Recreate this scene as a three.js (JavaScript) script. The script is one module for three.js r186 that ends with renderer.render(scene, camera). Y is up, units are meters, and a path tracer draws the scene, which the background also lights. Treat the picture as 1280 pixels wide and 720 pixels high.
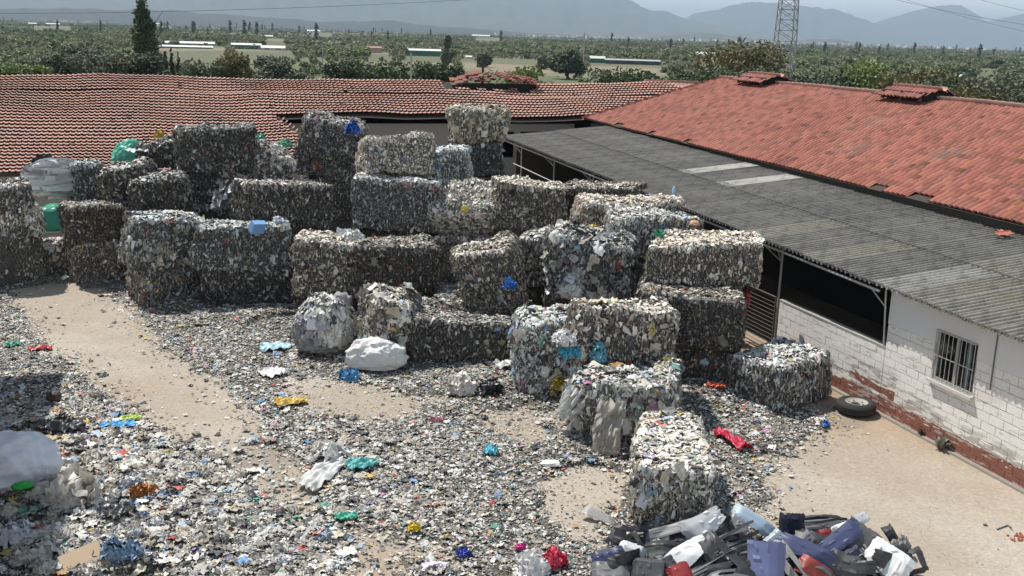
import * as THREE from 'three';
import { ImprovedNoise } from 'three/addons/math/ImprovedNoise.js';
import { mergeGeometries, mergeVertices, toCreasedNormals } from 'three/addons/utils/BufferGeometryUtils.js';

// ---------------------------------------------------------------- camera, sky, sun, exposure
const W = 1280, H = 720, FOCAL = 1300, EYE = 8.5;
const scene = new THREE.Scene();
const camera = new THREE.PerspectiveCamera(2 * Math.atan(H / 2 / FOCAL) * 180 / Math.PI, W / H, 0.5, 60000);
camera.position.set(0, EYE, 0);
camera.rotation.order = 'YXZ';
camera.rotation.set(-13.77 * Math.PI / 180, -18.6 * Math.PI / 180, 1.72 * Math.PI / 180);
camera.updateMatrixWorld(true);
const SUN = new THREE.Vector3(-0.31, 1, -0.5).normalize();
const SKY_POWER = 0.66;
{
  const w = 512, h = 256, a = new Float32Array(w * h * 4);
  for (let j = 0; j < h; j++) for (let i = 0; i < w; i++) {
    const el = ((j + 0.5) / h - 0.5) * Math.PI, e = Math.max(0, Math.sin(el));
    const k = Math.pow(1 - e, 7) , z = 1 - Math.pow(1 - e, 2.2);
    let r = 0.78 - 0.38 * z + 1.9 * k, g = 0.84 - 0.30 * z + 1.85 * k, b = 0.90 - 0.16 * z + 1.8 * k;
    if (el < 0) { r = 1.0; g = 1.0; b = 1.0; }
    const o = (j * w + i) * 4; a[o] = r * SKY_POWER; a[o + 1] = g * SKY_POWER; a[o + 2] = b * SKY_POWER; a[o + 3] = 1;
  }
  const t = new THREE.DataTexture(a, w, h, THREE.RGBAFormat, THREE.FloatType);
  t.mapping = THREE.EquirectangularReflectionMapping; t.magFilter = THREE.LinearFilter; t.minFilter = THREE.LinearFilter; t.needsUpdate = true;
  scene.background = t; scene.environment = t;
}
const sun = new THREE.DirectionalLight(new THREE.Color().setRGB(1, 0.96, 0.9), 5);
sun.name = 'sun_light'; sun.position.set(8, 0, -28).addScaledVector(SUN, 90); sun.target.position.set(8, 0, -28); sun.castShadow = true;
sun.shadow.mapSize.set(4096, 4096);
Object.assign(sun.shadow.camera, { left: -50, right: 50, top: 50, bottom: -50, near: 1, far: 220 });
scene.add(sun, sun.target);
scene.fog = new THREE.FogExp2(new THREE.Color().setRGB(0.66, 0.83, 1.0), 0.00012);
const renderer = new THREE.WebGLRenderer({ antialias: true });
renderer.setSize(1024, 576); renderer.toneMapping = THREE.LinearToneMapping; renderer.toneMappingExposure = 1.03;
renderer.shadowMap.enabled = true;

// ---------------------------------------------------------------- helpers
const V = (x, y, z) => new THREE.Vector3(x, y, z);
const D = Math.PI / 180;
function rand(seed) { let a = seed >>> 0; return () => { a = (a + 0x6D2B79F5) | 0; let t = Math.imul(a ^ (a >>> 15), 1 | a); t = (t + Math.imul(t ^ (t >>> 7), 61 | t)) ^ t; return ((t ^ (t >>> 14)) >>> 0) / 4294967296; }; }
const perlin = new ImprovedNoise(), N3 = (x, y, z) => perlin.noise(x, y, z);
const fbm = (x, y, z, o = 3) => { let s = 0, a = 0.5; for (let i = 0; i < o; i++) { s += a * N3(x, y, z); x *= 2.03; y *= 2.03; z *= 2.03; a *= 0.5; } return s; };
const clamp = (x, a, b) => Math.min(b, Math.max(a, x)), mixn = (a, b, t) => a + (b - a) * t;
const smooth = (a, b, x) => { const t = clamp((x - a) / (b - a), 0, 1); return t * t * (3 - 2 * t); };
const rayDir = (px, py) => V((px - W / 2) / FOCAL, -(py - H / 2) / FOCAL, -1).applyQuaternion(camera.quaternion);
const at = (px, py, h = 0) => { const d = rayDir(px, py); return camera.position.clone().addScaledVector(d, (h - EYE) / d.y); };   // where the photograph's line of sight meets a level
const atX = (px, py, x) => { const d = rayDir(px, py); return camera.position.clone().addScaledVector(d, x / d.x); };
const far = (px, py, dist) => camera.position.clone().addScaledVector(rayDir(px, py), dist);
const azim = (p) => Math.atan2(p.x, -p.z);
const names = {};
const numbered = (n) => { const k = names[n] = (names[n] ?? -1) + 1; return k ? n + '_' + String(k).padStart(3, '0') : n; };
function shade(o) { o.traverse((m) => { if (m.isMesh) { m.castShadow = true; m.receiveShadow = true; } }); return o; }
function tag(o, label, category, group) { o.userData.label = label; o.userData.category = category; if (group) o.userData.group = group; return o; }
function thing(name, label, category, p, turn = 0, group) {
  const o = new THREE.Group(); o.name = numbered(name); if (p) o.position.copy(p); o.rotation.y = turn; scene.add(o); return tag(o, label, category, group);
}
function part(name, geo, mat, parent) { const m = new THREE.Mesh(geo, mat); m.name = name; m.castShadow = m.receiveShadow = true; parent.add(m); return m; }
function single(name, geo, mat, label, category, p, group) { const m = new THREE.Mesh(geo, mat); m.name = numbered(name); m.castShadow = m.receiveShadow = true; if (p) m.position.copy(p); scene.add(m); return tag(m, label, category, group); }
function struct(name, geo, mat) { const m = new THREE.Mesh(geo, mat); m.name = name; m.castShadow = m.receiveShadow = true; m.userData.kind = 'structure'; scene.add(m); return m; }
const rgb = (r, g, b) => new THREE.Color().setRGB(r, g, b);
const std = (c, roughness = 0.8, more = {}) => new THREE.MeshStandardMaterial({ color: Array.isArray(c) ? rgb(...c) : c, roughness, side: THREE.DoubleSide, ...more });
const box = (x0, x1, y0, y1, z0, z1) => new THREE.BoxGeometry(x1 - x0, y1 - y0, z1 - z0).translate((x0 + x1) / 2, (y0 + y1) / 2, (z0 + z1) / 2);
function bar(a, b, r, seg = 6) { const d = b.clone().sub(a), g = new THREE.CylinderGeometry(r, r, d.length(), seg); g.applyQuaternion(new THREE.Quaternion().setFromUnitVectors(V(0, 1, 0), d.clone().normalize())); const c = a.clone().add(b).multiplyScalar(0.5); return g.translate(c.x, c.y, c.z); }
// value noise that tiles, for textures
function tileNoise(size, cells, seed) {
  const r = rand(seed), L = new Float32Array(cells * cells).map(() => r()), out = new Float32Array(size * size);
  for (let j = 0; j < size; j++) { const v = j / size * cells, j0 = Math.floor(v), fy = v - j0, sy = fy * fy * (3 - 2 * fy), a = (j0 % cells) * cells, b = ((j0 + 1) % cells) * cells;
    for (let i = 0; i < size; i++) { const u = i / size * cells, i0 = Math.floor(u), fx = u - i0, sx = fx * fx * (3 - 2 * fx), p = i0 % cells, q = (i0 + 1) % cells;
      out[j * size + i] = mixn(mixn(L[a + p], L[a + q], sx), mixn(L[b + p], L[b + q], sx), sy); } }
  return out;
}
function tileFbm(size, cells, oct, seed, gain = 0.5) { const out = new Float32Array(size * size); let a = 1, s = 0; for (let o = 0; o < oct; o++) { const n = tileNoise(size, Math.min(size, cells << o), seed + o * 17); for (let i = 0; i < out.length; i++) out[i] += a * n[i]; s += a; a *= gain; } for (let i = 0; i < out.length; i++) out[i] /= s; return out; }
const toS = (x) => 255 * clamp(x <= 0.0031308 ? 12.92 * x : 1.055 * Math.pow(x, 1 / 2.4) - 0.055, 0, 1);
function texture(size, fn, srgb = true, wrap = THREE.RepeatWrapping) {
  const a = new Uint8Array(size * size * 4), c = [0, 0, 0];
  for (let i = 0; i < size * size; i++) { fn(i, c, i % size, (i / size) | 0); for (let k = 0; k < 3; k++) a[i * 4 + k] = srgb ? toS(c[k]) : 255 * clamp(c[k], 0, 1); a[i * 4 + 3] = 255; }
  const t = new THREE.DataTexture(a, size, size); t.wrapS = t.wrapT = wrap; t.magFilter = THREE.LinearFilter; t.minFilter = THREE.LinearMipmapLinearFilter; t.generateMipmaps = true; if (srgb) t.colorSpace = THREE.SRGBColorSpace; t.needsUpdate = true; return t;
}
const set3 = (c, a, k = 1) => { c[0] = a[0] * k; c[1] = a[1] * k; c[2] = a[2] * k; };
const lerp3 = (c, a, t) => { for (let k = 0; k < 3; k++) c[k] = mixn(c[k], a[k], t); };
// triangle collector with vertex colours
class Tris {
  constructor() { this.p = []; this.c = []; this.i = []; }
  v(x, y, z, c) { this.p.push(x, y, z); this.c.push(c[0], c[1], c[2]); return this.p.length / 3 - 1; }
  geo() { const g = new THREE.BufferGeometry(); g.setAttribute('position', new THREE.Float32BufferAttribute(this.p, 3)); g.setAttribute('color', new THREE.Float32BufferAttribute(this.c, 3)); g.setIndex(this.i); g.computeVertexNormals(); return g; }
}

// ---------------------------------------------------------------- the yard and the plain
const fine = tileFbm(512, 64, 3, 5), medium = tileFbm(512, 8, 5, 6);
{
  const S = 2048, f1 = tileFbm(S, 5, 6, 11, 0.55), f2 = tileFbm(S, 3, 5, 21), f3 = tileFbm(S, 700, 2, 31, 0.8), f4 = tileFbm(S, 9, 5, 41, 0.6);
  const crack = new Float32Array(S * S), r = rand(77);
  for (let k = 0; k < 26; k++) { let x = r() * S, y = r() * S, a = r() * 6.28; const n = 200 + r() * 700; for (let s = 0; s < n; s++) { a += (r() - 0.5) * 0.5; x += Math.cos(a) * 1.2; y += Math.sin(a) * 1.2; const xi = ((x | 0) + S) % S, yi = ((y | 0) + S) % S; crack[yi * S + xi] = 0.8; crack[yi * S + (xi + 1) % S] = 0.4; } }
  const map = texture(S, (i, c, x, y) => {
    set3(c, [0.37, 0.308, 0.238]); lerp3(c, [0.46, 0.405, 0.335], smooth(0.45, 0.62, f1[i]) * 0.7); lerp3(c, [0.36, 0.24, 0.14], smooth(0.55, 0.7, f2[i]) * 0.55);
    lerp3(c, [0.22, 0.19, 0.155], smooth(0.56, 0.68, f4[i]) * 0.55); const k = 0.80 + 0.42 * f3[i]; c[0] *= k; c[1] *= k; c[2] *= k;
    if (f3[i] > 0.86) lerp3(c, [0.6, 0.57, 0.52], 0.5); if (f3[i] < 0.13) lerp3(c, [0.14, 0.13, 0.11], 0.5); lerp3(c, [0.14, 0.12, 0.1], crack[i] * 0.4);
    
  });
  const bump = texture(1024, (i, c) => { const k = 0.6 * f1[(((i / 1024) | 0) * 2) * S + (i % 1024) * 2] + 0.4 * f3[(((i / 1024) | 0) * 2) * S + (i % 1024) * 2]; set3(c, [k, k, k]); }, false);
  const g = new THREE.PlaneGeometry(60, 60, 1, 1).rotateX(-Math.PI / 2).translate(3, 0, -25);
  const p = g.attributes.position, uv = g.attributes.uv; for (let i = 0; i < p.count; i++) uv.setXY(i, (p.getX(i) + 12) / 30, (p.getZ(i) + 40) / 30);
  struct('yard', g, std([1, 1, 1], 0.93, { map, bumpMap: bump, bumpScale: 0.012 }));
  const gm = texture(1024, (i, c, x, y) => { const a = f1[(y * 2) * S + x * 2], b = f2[(y * 2) * S + x * 2], d = f3[(y * 2) * S + x * 2]; set3(c, [0.13, 0.13, 0.072]); lerp3(c, [0.24, 0.2, 0.13], smooth(0.5, 0.6, a)); lerp3(c, [0.11, 0.125, 0.055], smooth(0.5, 0.58, b)); const k = 0.7 + 0.6 * d; c[0] *= k; c[1] *= k; c[2] *= k; });
  const q = new THREE.PlaneGeometry(26000, 21000, 1, 1).rotateX(-Math.PI / 2).translate(5000, -0.08, -8500); const quv = q.attributes.uv, qp = q.attributes.position; for (let i = 0; i < qp.count; i++) quv.setXY(i, qp.getX(i) / 420, qp.getZ(i) / 420);
  struct('ground', q, std([1, 1, 1], 1, { map: gm }));
}

// ---------------------------------------------------------------- hills and mountains (elevation given by sight lines, built at their real distance)
const horizonY = (px) => 41.3 + 0.03 * (px - 640);
function ridge(name, dist, depth, prof, color, seed, rough) {
  const n = 260, m = 14, a0 = prof[0][0], a1 = prof[prof.length - 1][0], T = new Tris();
  for (let i = 0; i <= n; i++) {
    const px = mixn(a0, a1, i / n); let k = 0; while (k < prof.length - 2 && prof[k + 1][0] < px) k++;
    const t = (px - prof[k][0]) / (prof[k + 1][0] - prof[k][0]), ts = t * t * (3 - 2 * t), py = mixn(prof[k][1], prof[k + 1][1], mixn(t, ts, 0.5));
    const az = 18.6 * D + Math.atan((px - 640) / 1338), top = Math.max(0, (horizonY(px) - py) / 1338 * Math.cos(Math.atan((px - 640) / 1338)) * dist) + EYE;
    for (let j = 0; j <= m; j++) {
      const s = j / m * 1.35, r = dist - depth * (1 - s), f = s < 1 ? Math.pow(s, 1.25) : 1 - (s - 1) * 1.3;
      const w = fbm(px * 0.03 + seed, s * 2.5, seed * 1.7, 5);
      const y = -2 + top * f + top * rough * w * (0.25 + Math.min(1, 2.2 * s * (1.35 - s))) * (s < 0.04 ? 0 : 1);
      const cc = 0.85 + 0.5 * fbm(px * 0.06, s * 9, seed + 9, 3);
      T.v(Math.sin(az) * r, j === 0 ? -3 : y, -Math.cos(az) * r, color.map((c) => c * cc));
    }
  }
  for (let i = 0; i < n; i++) for (let j = 0; j < m; j++) { const a = i * (m + 1) + j, b = a + m + 1; T.i.push(a, b, a + 1, b, b + 1, a + 1); }
  struct(name, T.geo(), std([1, 1, 1], 1, { vertexColors: true }));
}
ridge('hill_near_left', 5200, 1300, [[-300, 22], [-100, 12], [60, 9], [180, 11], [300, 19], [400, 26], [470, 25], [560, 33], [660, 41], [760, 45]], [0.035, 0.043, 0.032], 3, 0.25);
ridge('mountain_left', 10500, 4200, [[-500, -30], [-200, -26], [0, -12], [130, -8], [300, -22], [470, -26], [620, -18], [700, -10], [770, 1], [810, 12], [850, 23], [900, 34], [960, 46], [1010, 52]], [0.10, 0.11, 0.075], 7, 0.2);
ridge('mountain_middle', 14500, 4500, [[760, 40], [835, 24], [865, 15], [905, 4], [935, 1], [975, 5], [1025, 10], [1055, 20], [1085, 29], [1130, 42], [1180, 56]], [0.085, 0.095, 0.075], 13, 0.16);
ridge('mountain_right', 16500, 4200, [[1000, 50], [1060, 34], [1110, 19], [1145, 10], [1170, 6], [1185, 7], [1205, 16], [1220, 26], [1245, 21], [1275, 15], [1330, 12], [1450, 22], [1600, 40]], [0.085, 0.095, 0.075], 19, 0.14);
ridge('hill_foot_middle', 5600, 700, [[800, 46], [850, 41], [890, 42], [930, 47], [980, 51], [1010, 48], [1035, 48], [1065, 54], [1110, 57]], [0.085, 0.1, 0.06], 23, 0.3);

// ---------------------------------------------------------------- long block shed on the right: white wall, open bays, corrugated roof
const XW = 15.77;
const eaveY = (z) => 3.02 + 0.018 * (-15 - z), shedTopY = (z) => 3.62 + 0.013 * (-15 - z);
const shed = thing('block_shed', 'long white block shed with grey corrugated roof and dark open bays', 'shed');
{
  const S = 1024, a = tileFbm(S, 12, 6, 101, 0.6), b = tileFbm(S, 40, 4, 131, 0.6), c2 = tileFbm(S, 6, 5, 151), f = tileFbm(S, 200, 2, 161);
  // v runs 0..1 over 2.4 m of height, u over 12 m of length; peeled paint shows red block low down, where the photo shows it
  const paint = texture(S, (i, c, x, y) => {
    const h = y / S * 2.4, n = a[i] * 0.45 + b[i] * 0.55; set3(c, [0.84, 0.81, 0.76]); lerp3(c, [0.68, 0.63, 0.57], smooth(0.5, 0.65, c2[i]) * 0.5); if (b[i] > 0.69) lerp3(c, [0.45, 0.42, 0.38], 0.6);
    const lim = 0.4 + (n - 0.5) * 0.55 + (x / S > 0.57 ? 0.3 * smooth(0.5, 0.6, c2[i]) : 0);
    if (h < lim + 0.4) lerp3(c, [0.36, 0.335, 0.3], 0.75 * smooth(0.46, 0.52, b[i]) * smooth(0.4, 0.15, h - lim));
    if (h < lim) { set3(c, [0.25, 0.1, 0.068], 0.75 + 0.5 * b[i]); if (n > 0.57) lerp3(c, [0.5, 0.45, 0.41], 0.7); }
    const k = 0.88 + 0.24 * f[i]; c[0] *= k; c[1] *= k; c[2] *= k;
  }, true);
  const bump = texture(512, (i, c) => { const k = 0.5 * fine[i] + 0.5 * medium[i]; set3(c, [k, k, k]); }, false); bump.repeat.set(10, 2);
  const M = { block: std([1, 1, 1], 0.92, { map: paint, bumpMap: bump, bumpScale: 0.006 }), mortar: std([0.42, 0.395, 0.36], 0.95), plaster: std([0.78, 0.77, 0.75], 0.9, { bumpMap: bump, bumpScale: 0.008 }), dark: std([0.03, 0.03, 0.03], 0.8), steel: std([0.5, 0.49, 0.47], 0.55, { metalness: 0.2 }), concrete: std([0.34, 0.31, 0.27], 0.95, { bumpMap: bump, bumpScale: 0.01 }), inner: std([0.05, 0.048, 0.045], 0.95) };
  const r = rand(900);
  const block = (z0, z1, y0, y1) => { const g = box(XW + r() * 0.008, XW + 0.12, y0 + r() * 0.003, y1 - r() * 0.003, z0, z1), p = g.attributes.position, uv = g.attributes.uv; for (let i = 0; i < p.count; i++) uv.setXY(i, (-12 - p.getZ(i)) / 12, p.getY(i) / 2.4); part('block', g, M.block, shed); };
  const winZ = [-17.73, -16.5], winY = [1.4, 2.54], win2 = [-14.62, -13.5];
  const course = (y, z0, z1, off) => { for (let z = z0 - off; z < z1 - 0.02; z += 0.4) { let s = Math.max(z, z0) + 0.007, e = Math.min(z + 0.4, z1) - 0.007; const y0 = y + 0.006, y1 = y + 0.194; for (const [wa, wb] of [winZ, win2]) if (y1 > winY[0] && y0 < winY[1]) { if (s >= wa && e <= wb) { s = 9; e = 0; } else if (s < wa && e > wa) e = wa - 0.004; else if (s < wb && e > wb) s = wb + 0.004; } if (e - s > 0.04) block(s, e, y0, y1); } };
  for (let k = 0; k < 8; k++) course(k * 0.2, -23.85, -19.36, k % 2 ? 0.2 : 0);
  for (let k = 0; k < 11; k++) course(k * 0.2, -19.35, -12.2, k % 2 ? 0.2 : 0);
  // mortar behind the blocks, cut round the windows
  const mort = [box(XW + 0.018, XW + 0.18, 0, 1.6, -23.85, -19.36)];
  for (const [z0, z1] of [[-19.35, winZ[0]], [winZ[1], win2[0]], [win2[1], -12.2]]) mort.push(box(XW + 0.018, XW + 0.18, 0, 2.2, z0, z1));
  for (const w of [winZ, win2]) mort.push(box(XW + 0.018, XW + 0.18, 0, winY[0], w[0], w[1]));
  part('mortar_bed', mergeGeometries(mort), M.mortar, shed);
  const pl = []; for (const [z0, z1] of [[-19.35, winZ[0]], [winZ[1], win2[0]], [win2[1], -12.2]]) pl.push(box(XW - 0.004, XW + 0.18, 2.2, 3.02, z0, z1)); for (const w of [winZ, win2]) pl.push(box(XW - 0.004, XW + 0.18, winY[1], 3.02, w[0], w[1]));
  part('plaster_band', mergeGeometries(pl), M.plaster, shed);
  part('wall_cap', box(XW - 0.01, XW + 0.19, 1.6, 1.635, -23.85, -19.36), M.mortar, shed);
  part('base_kerb', box(XW - 0.11, XW + 0.01, -0.02, 0.05, -23.85, -12.2), M.concrete, shed);
  for (const [w, main] of [[winZ, 1], [win2, 0]]) {
    const o = new THREE.Group(); o.name = 'window'; shed.add(o); const [y0, y1] = winY;
    part('frame', mergeGeometries([box(XW + 0.03, XW + 0.09, y0, y1, w[0], w[0] + 0.05), box(XW + 0.03, XW + 0.09, y0, y1, w[1] - 0.05, w[1]), box(XW + 0.03, XW + 0.09, y1 - 0.05, y1, w[0] + 0.05, w[1] - 0.05), box(XW + 0.03, XW + 0.09, y0, y0 + 0.05, w[0] + 0.05, w[1] - 0.05), box(XW + 0.04, XW + 0.08, y0 + 0.05, y1 - 0.05, -0.03 + (w[0] + w[1]) / 2, 0.03 + (w[0] + w[1]) / 2)]), std([0.42, 0.40, 0.37], 0.6), o);
    part('pane', box(XW + 0.055, XW + 0.061, y0 + 0.05, y1 - 0.05, w[0] + 0.05, w[1] - 0.05), new THREE.MeshPhysicalMaterial({ color: rgb(0.8, 0.85, 0.85), roughness: 0.06, transmission: 1, thickness: 0 }), o);
    part('sill', box(XW - 0.1, XW + 0.02, y0 - 0.07, y0, w[0] - 0.06, w[1] + 0.06), std([0.6, 0.57, 0.53], 0.9), o);
    for (let k = 0; k <= 9; k++) part('bar', bar(V(XW - 0.05, y0, mixn(w[0] + 0.03, w[1] - 0.03, k / 9)), V(XW - 0.05, y1, mixn(w[0] + 0.03, w[1] - 0.03, k / 9)), 0.008), M.steel, o);
    for (const k of [0.02, 0.5, 0.98]) part('crossbar', box(XW - 0.062, XW - 0.057, mixn(y0, y1, k) - 0.012, mixn(y0, y1, k) + 0.012, w[0], w[1]), M.steel, o);
    part('curtain', box(XW + 0.25, XW + 0.27, y0, y1, w[0] + 0.68, w[0] + 0.8), std([0.5, 0.52, 0.56], 0.9), o);
    if (main) part('flower_pot', new THREE.CylinderGeometry(0.1, 0.07, 0.16, 14).translate(XW + 0.24, y0 + 0.09, w[1] - 0.22), std([0.45, 0.08, 0.05], 0.8), o);
  }
  // crooked end, inner walls, back wall, far wall
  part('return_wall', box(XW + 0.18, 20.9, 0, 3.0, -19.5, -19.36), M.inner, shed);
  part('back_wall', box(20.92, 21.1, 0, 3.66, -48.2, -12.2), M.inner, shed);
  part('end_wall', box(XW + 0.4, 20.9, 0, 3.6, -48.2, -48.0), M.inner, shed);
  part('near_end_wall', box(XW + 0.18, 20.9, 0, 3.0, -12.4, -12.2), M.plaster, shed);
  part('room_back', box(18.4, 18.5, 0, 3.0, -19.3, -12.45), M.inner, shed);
  // roof sheets
  const SH = 1024, s1 = tileFbm(SH, 6, 6, 201, 0.6), s2 = tileFbm(SH, 90, 3, 221, 0.6), s3 = tileFbm(SH, 14, 4, 231);
  const roofMap = (base, lich, amt) => texture(512, (i, c, x, y) => { const k = y * 2 * SH + x * 2; set3(c, base, 0.55 + 0.9 * s2[k]); lerp3(c, lich, smooth(0.5, 0.66, s1[k]) * amt); lerp3(c, [0.05, 0.047, 0.042], smooth(0.5, 0.75, s3[k]) * 0.4); });
  const RM = [roofMap([0.165, 0.155, 0.137], [0.25, 0.235, 0.205], 0.5), roofMap([0.195, 0.183, 0.16], [0.28, 0.262, 0.225], 0.5), roofMap([0.27, 0.252, 0.212], [0.29, 0.245, 0.15], 0.4), roofMap([0.34, 0.325, 0.29], [0.42, 0.4, 0.36], 0.6)].map((map) => std([1, 1, 1], 0.95, { map }));
  const sheetGeo = (len, flat) => {
    const n = 56, w = 0.99, T = [], uv = [], I = []; const wave = (t) => flat ? 0.008 * Math.sin(t * w / 0.177 * 6.283) : 0.05 * Math.sin(t * w / 0.177 * 6.283);
    for (let s = 0; s < 2; s++) for (let e = 0; e < 2; e++) for (let i = 0; i <= n; i++) { const t = i / n; T.push((e - 0.5) * len, wave(t) - s * 0.007, (t - 0.5) * w); uv.push(e * len / 3, t * w / 3); }
    for (let s = 0; s < 2; s++) for (let i = 0; i < n; i++) { const q = s * 2 * (n + 1) + i, p = q + n + 1; I.push(q, q + 1, p, p, q + 1, p + 1); }
    for (let e = 0; e < 2; e++) for (let i = 0; i < n; i++) { const q = e * (n + 1) + i, p = q + 2 * (n + 1); I.push(q, p, q + 1, p, p + 1, q + 1); }
    const g = new THREE.BufferGeometry(); g.setAttribute('position', new THREE.Float32BufferAttribute(T, 3)); g.setAttribute('uv', new THREE.Float32BufferAttribute(uv, 2)); g.setIndex(I); g.computeVertexNormals(); return g;
  };
  const gLow = sheetGeo(3.0), gUp = sheetGeo(3.0), gFlat = sheetGeo(2.6, true);
  for (let k = 0; k < 38; k++) for (const up of [0, 1]) {
    const z = -12.4 - k * 0.95, y0 = eaveY(z), y1 = shedTopY(z), sl = Math.atan2(y1 - y0, 5.65);
    const pale = (up && (k === 23 || k === 20)) || (!up && (k === 10 || k === 13)) || (!up && k === 7);
    const m = part('roof_sheet', up ? gUp : gLow, RM[pale && up ? 3 : pale ? (z > -19.5 ? 3 : 2) : z > -19.5 ? (r() < 0.85 ? 2 : 1) : z > -24 ? (r() < 0.8 ? 1 : 2) : r() < 0.75 ? 0 : 1], shed);
    const cx = up ? 19.55 : 16.84; m.rotation.order = 'YZX'; m.rotation.set((r() - 0.5) * 0.012, (r() - 0.5) * 0.006, sl + (r() - 0.5) * 0.008);
    m.position.set(cx + (r() - 0.5) * 0.05, mixn(y0, y1, (cx - 15.25) / 5.65) + (up ? 0.03 : 0) + 0.03 + (k % 2) * 0.012, z);
    if (up && (k === 23 || k === 20)) { const q = part('roof_sheet', gFlat, RM[3], shed); q.rotation.copy(m.rotation); q.position.copy(m.position).add(V(0.1, 0.05, 0)); }
  }
  // eave beams, posts and rails
  const steel = M.steel, ev = (z, dy) => V(15.45, eaveY(z) + dy, z);
  part('eave_beam', bar(ev(-47.6, -0.12), ev(-19.4, -0.12), 0.035), steel, shed);
  for (const z of [-19.42, -24.1, -28.6, -33.2, -37.6, -42, -46.4]) {
    part('post', z > -20 ? bar(V(XW + 0.02, 1.64, z - 0.02), V(XW - 0.1, eaveY(z) - 0.12, z - 0.02), 0.022, 8) : bar(V(XW + 0.12, 0, z), V(XW + 0.12, eaveY(z) - 0.1, z), 0.035, 8), steel, shed);
    for (const s of [-1, 1]) if (z + s * 0.35 < -19.4) part('strut', bar(V(XW + (z > -20 ? -0.05 : 0.1), eaveY(z) - 0.55, z), V(15.5, eaveY(z) - 0.13, z + s * 0.35), 0.016), steel, shed);
  }
  part('rail', bar(V(15.5, 2.55, -46.4), V(15.5, 2.25, -33.2), 0.025), steel, shed);
  for (let z = -45; z < -33; z += 1.6) part('purlin', bar(V(15.6, eaveY(z) - 0.05, z), V(20.8, shedTopY(z) - 0.06, z), 0.03, 5), M.inner, shed);
  // barred gate between wall and bales
  const gate = thing('barred_gate', 'rusty barred gate standing at the end of the white half wall', 'gate', V(XW - 0.04, 0.06, -24.7));
  const gm = std([0.14, 0.11, 0.09], 0.75, { metalness: 0.3 });
  part('gate_frame', mergeGeometries([bar(V(0, 0, -0.72), V(0, 1.62, -0.72), 0.025), bar(V(0, 0, 0.72), V(0, 1.62, 0.72), 0.025), bar(V(0, 1.6, -0.72), V(0, 1.6, 0.72), 0.025), bar(V(0, 0.06, -0.72), V(0, 0.06, 0.72), 0.025)]), gm, gate);
  for (let k = 1; k < 14; k++) part('bar', bar(V(0, k * 0.115 + 0.05, -0.72), V(0, k * 0.115 + 0.05, 0.72), 0.011, 5), gm, gate);
  const crack_line = single('crack_rod', mergeGeometries([bar(V(0, 0, 0), V(0, 1.3, 0), 0.014, 8)]), std([0.16, 0.15, 0.14], 0.8), 'thin dark rod drawn as the crack line in the white wall beside the window', 'crack_line', V(XW - 0.02, 1.7, -16.02));  // added rod draws a thin dark crack line; the wall carries no pipe
}

// ---------------------------------------------------------------- clay tile roofs
function tileGeo(lift, roll, lip = lift) {
  const n = 8, w = 0.232, P = [], I = []; const prof = [0.03, 0.036, 0.03, 0.008, 0.0, 0.006, 0.008, 0.0, 0.028].map((v) => v * roll);
  for (let e = 0; e < 3; e++) for (let i = 0; i <= n; i++) P.push((i / n - 0.5) * w, prof[i] + (e === 0 ? 0 : e === 1 ? lift : lift - lip), e === 0 ? -0.2 : 0.2);
  for (let e = 0; e < 2; e++) for (let i = 0; i < n; i++) { const a = e * (n + 1) + i, b = a + n + 1; I.push(a, b, a + 1, b, b + 1, a + 1); }
  const g = new THREE.BufferGeometry(); g.setAttribute('position', new THREE.Float32BufferAttribute(P, 3)); g.setIndex(I); const f = g.toNonIndexed(); f.computeVertexNormals(); return f;
}
const TILE = tileGeo(0.07, 0.9, 0.04), TILE_WORN = tileGeo(0.105, 1.3, 0.022);
const tileMat = std([1, 1, 1], 0.88);
const RIDGE_TILE = (() => { const g = new THREE.CylinderGeometry(0.135, 0.16, 0.4, 10, 1, true, -Math.PI / 2, Math.PI).rotateX(Math.PI / 2); return g; })();
function tileMatrix(p, u, down, jr) { const z = down.clone().normalize(), x = u.clone().normalize(), y = z.clone().cross(x).normalize(); x.copy(y).cross(z); const m = new THREE.Matrix4().makeBasis(x, y, z); const j = new THREE.Matrix4().makeRotationFromEuler(new THREE.Euler((jr() - 0.5) * 0.05, (jr() - 0.5) * 0.05, (jr() - 0.5) * 0.04)); return m.multiply(j).setPosition(p); }
function instanced(name, geo, mat, list, parent) {   // list: [matrix, color]
  const m = new THREE.InstancedMesh(geo, mat, list.length); m.name = name; list.forEach(([x, c], i) => { m.setMatrixAt(i, x); m.setColorAt(i, c); }); m.castShadow = m.receiveShadow = true; m.userData.kind = 'stuff'; parent.add(m); return m;
}
const tintMats = {};
const tinted = (c, base) => { const k = [c.r, c.g, c.b].map((v) => Math.round(v * 40)).join(); return tintMats[k] ??= std([Math.round(c.r * 40) / 40, Math.round(c.g * 40) / 40, Math.round(c.b * 40) / 40], 0.88); };
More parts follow.
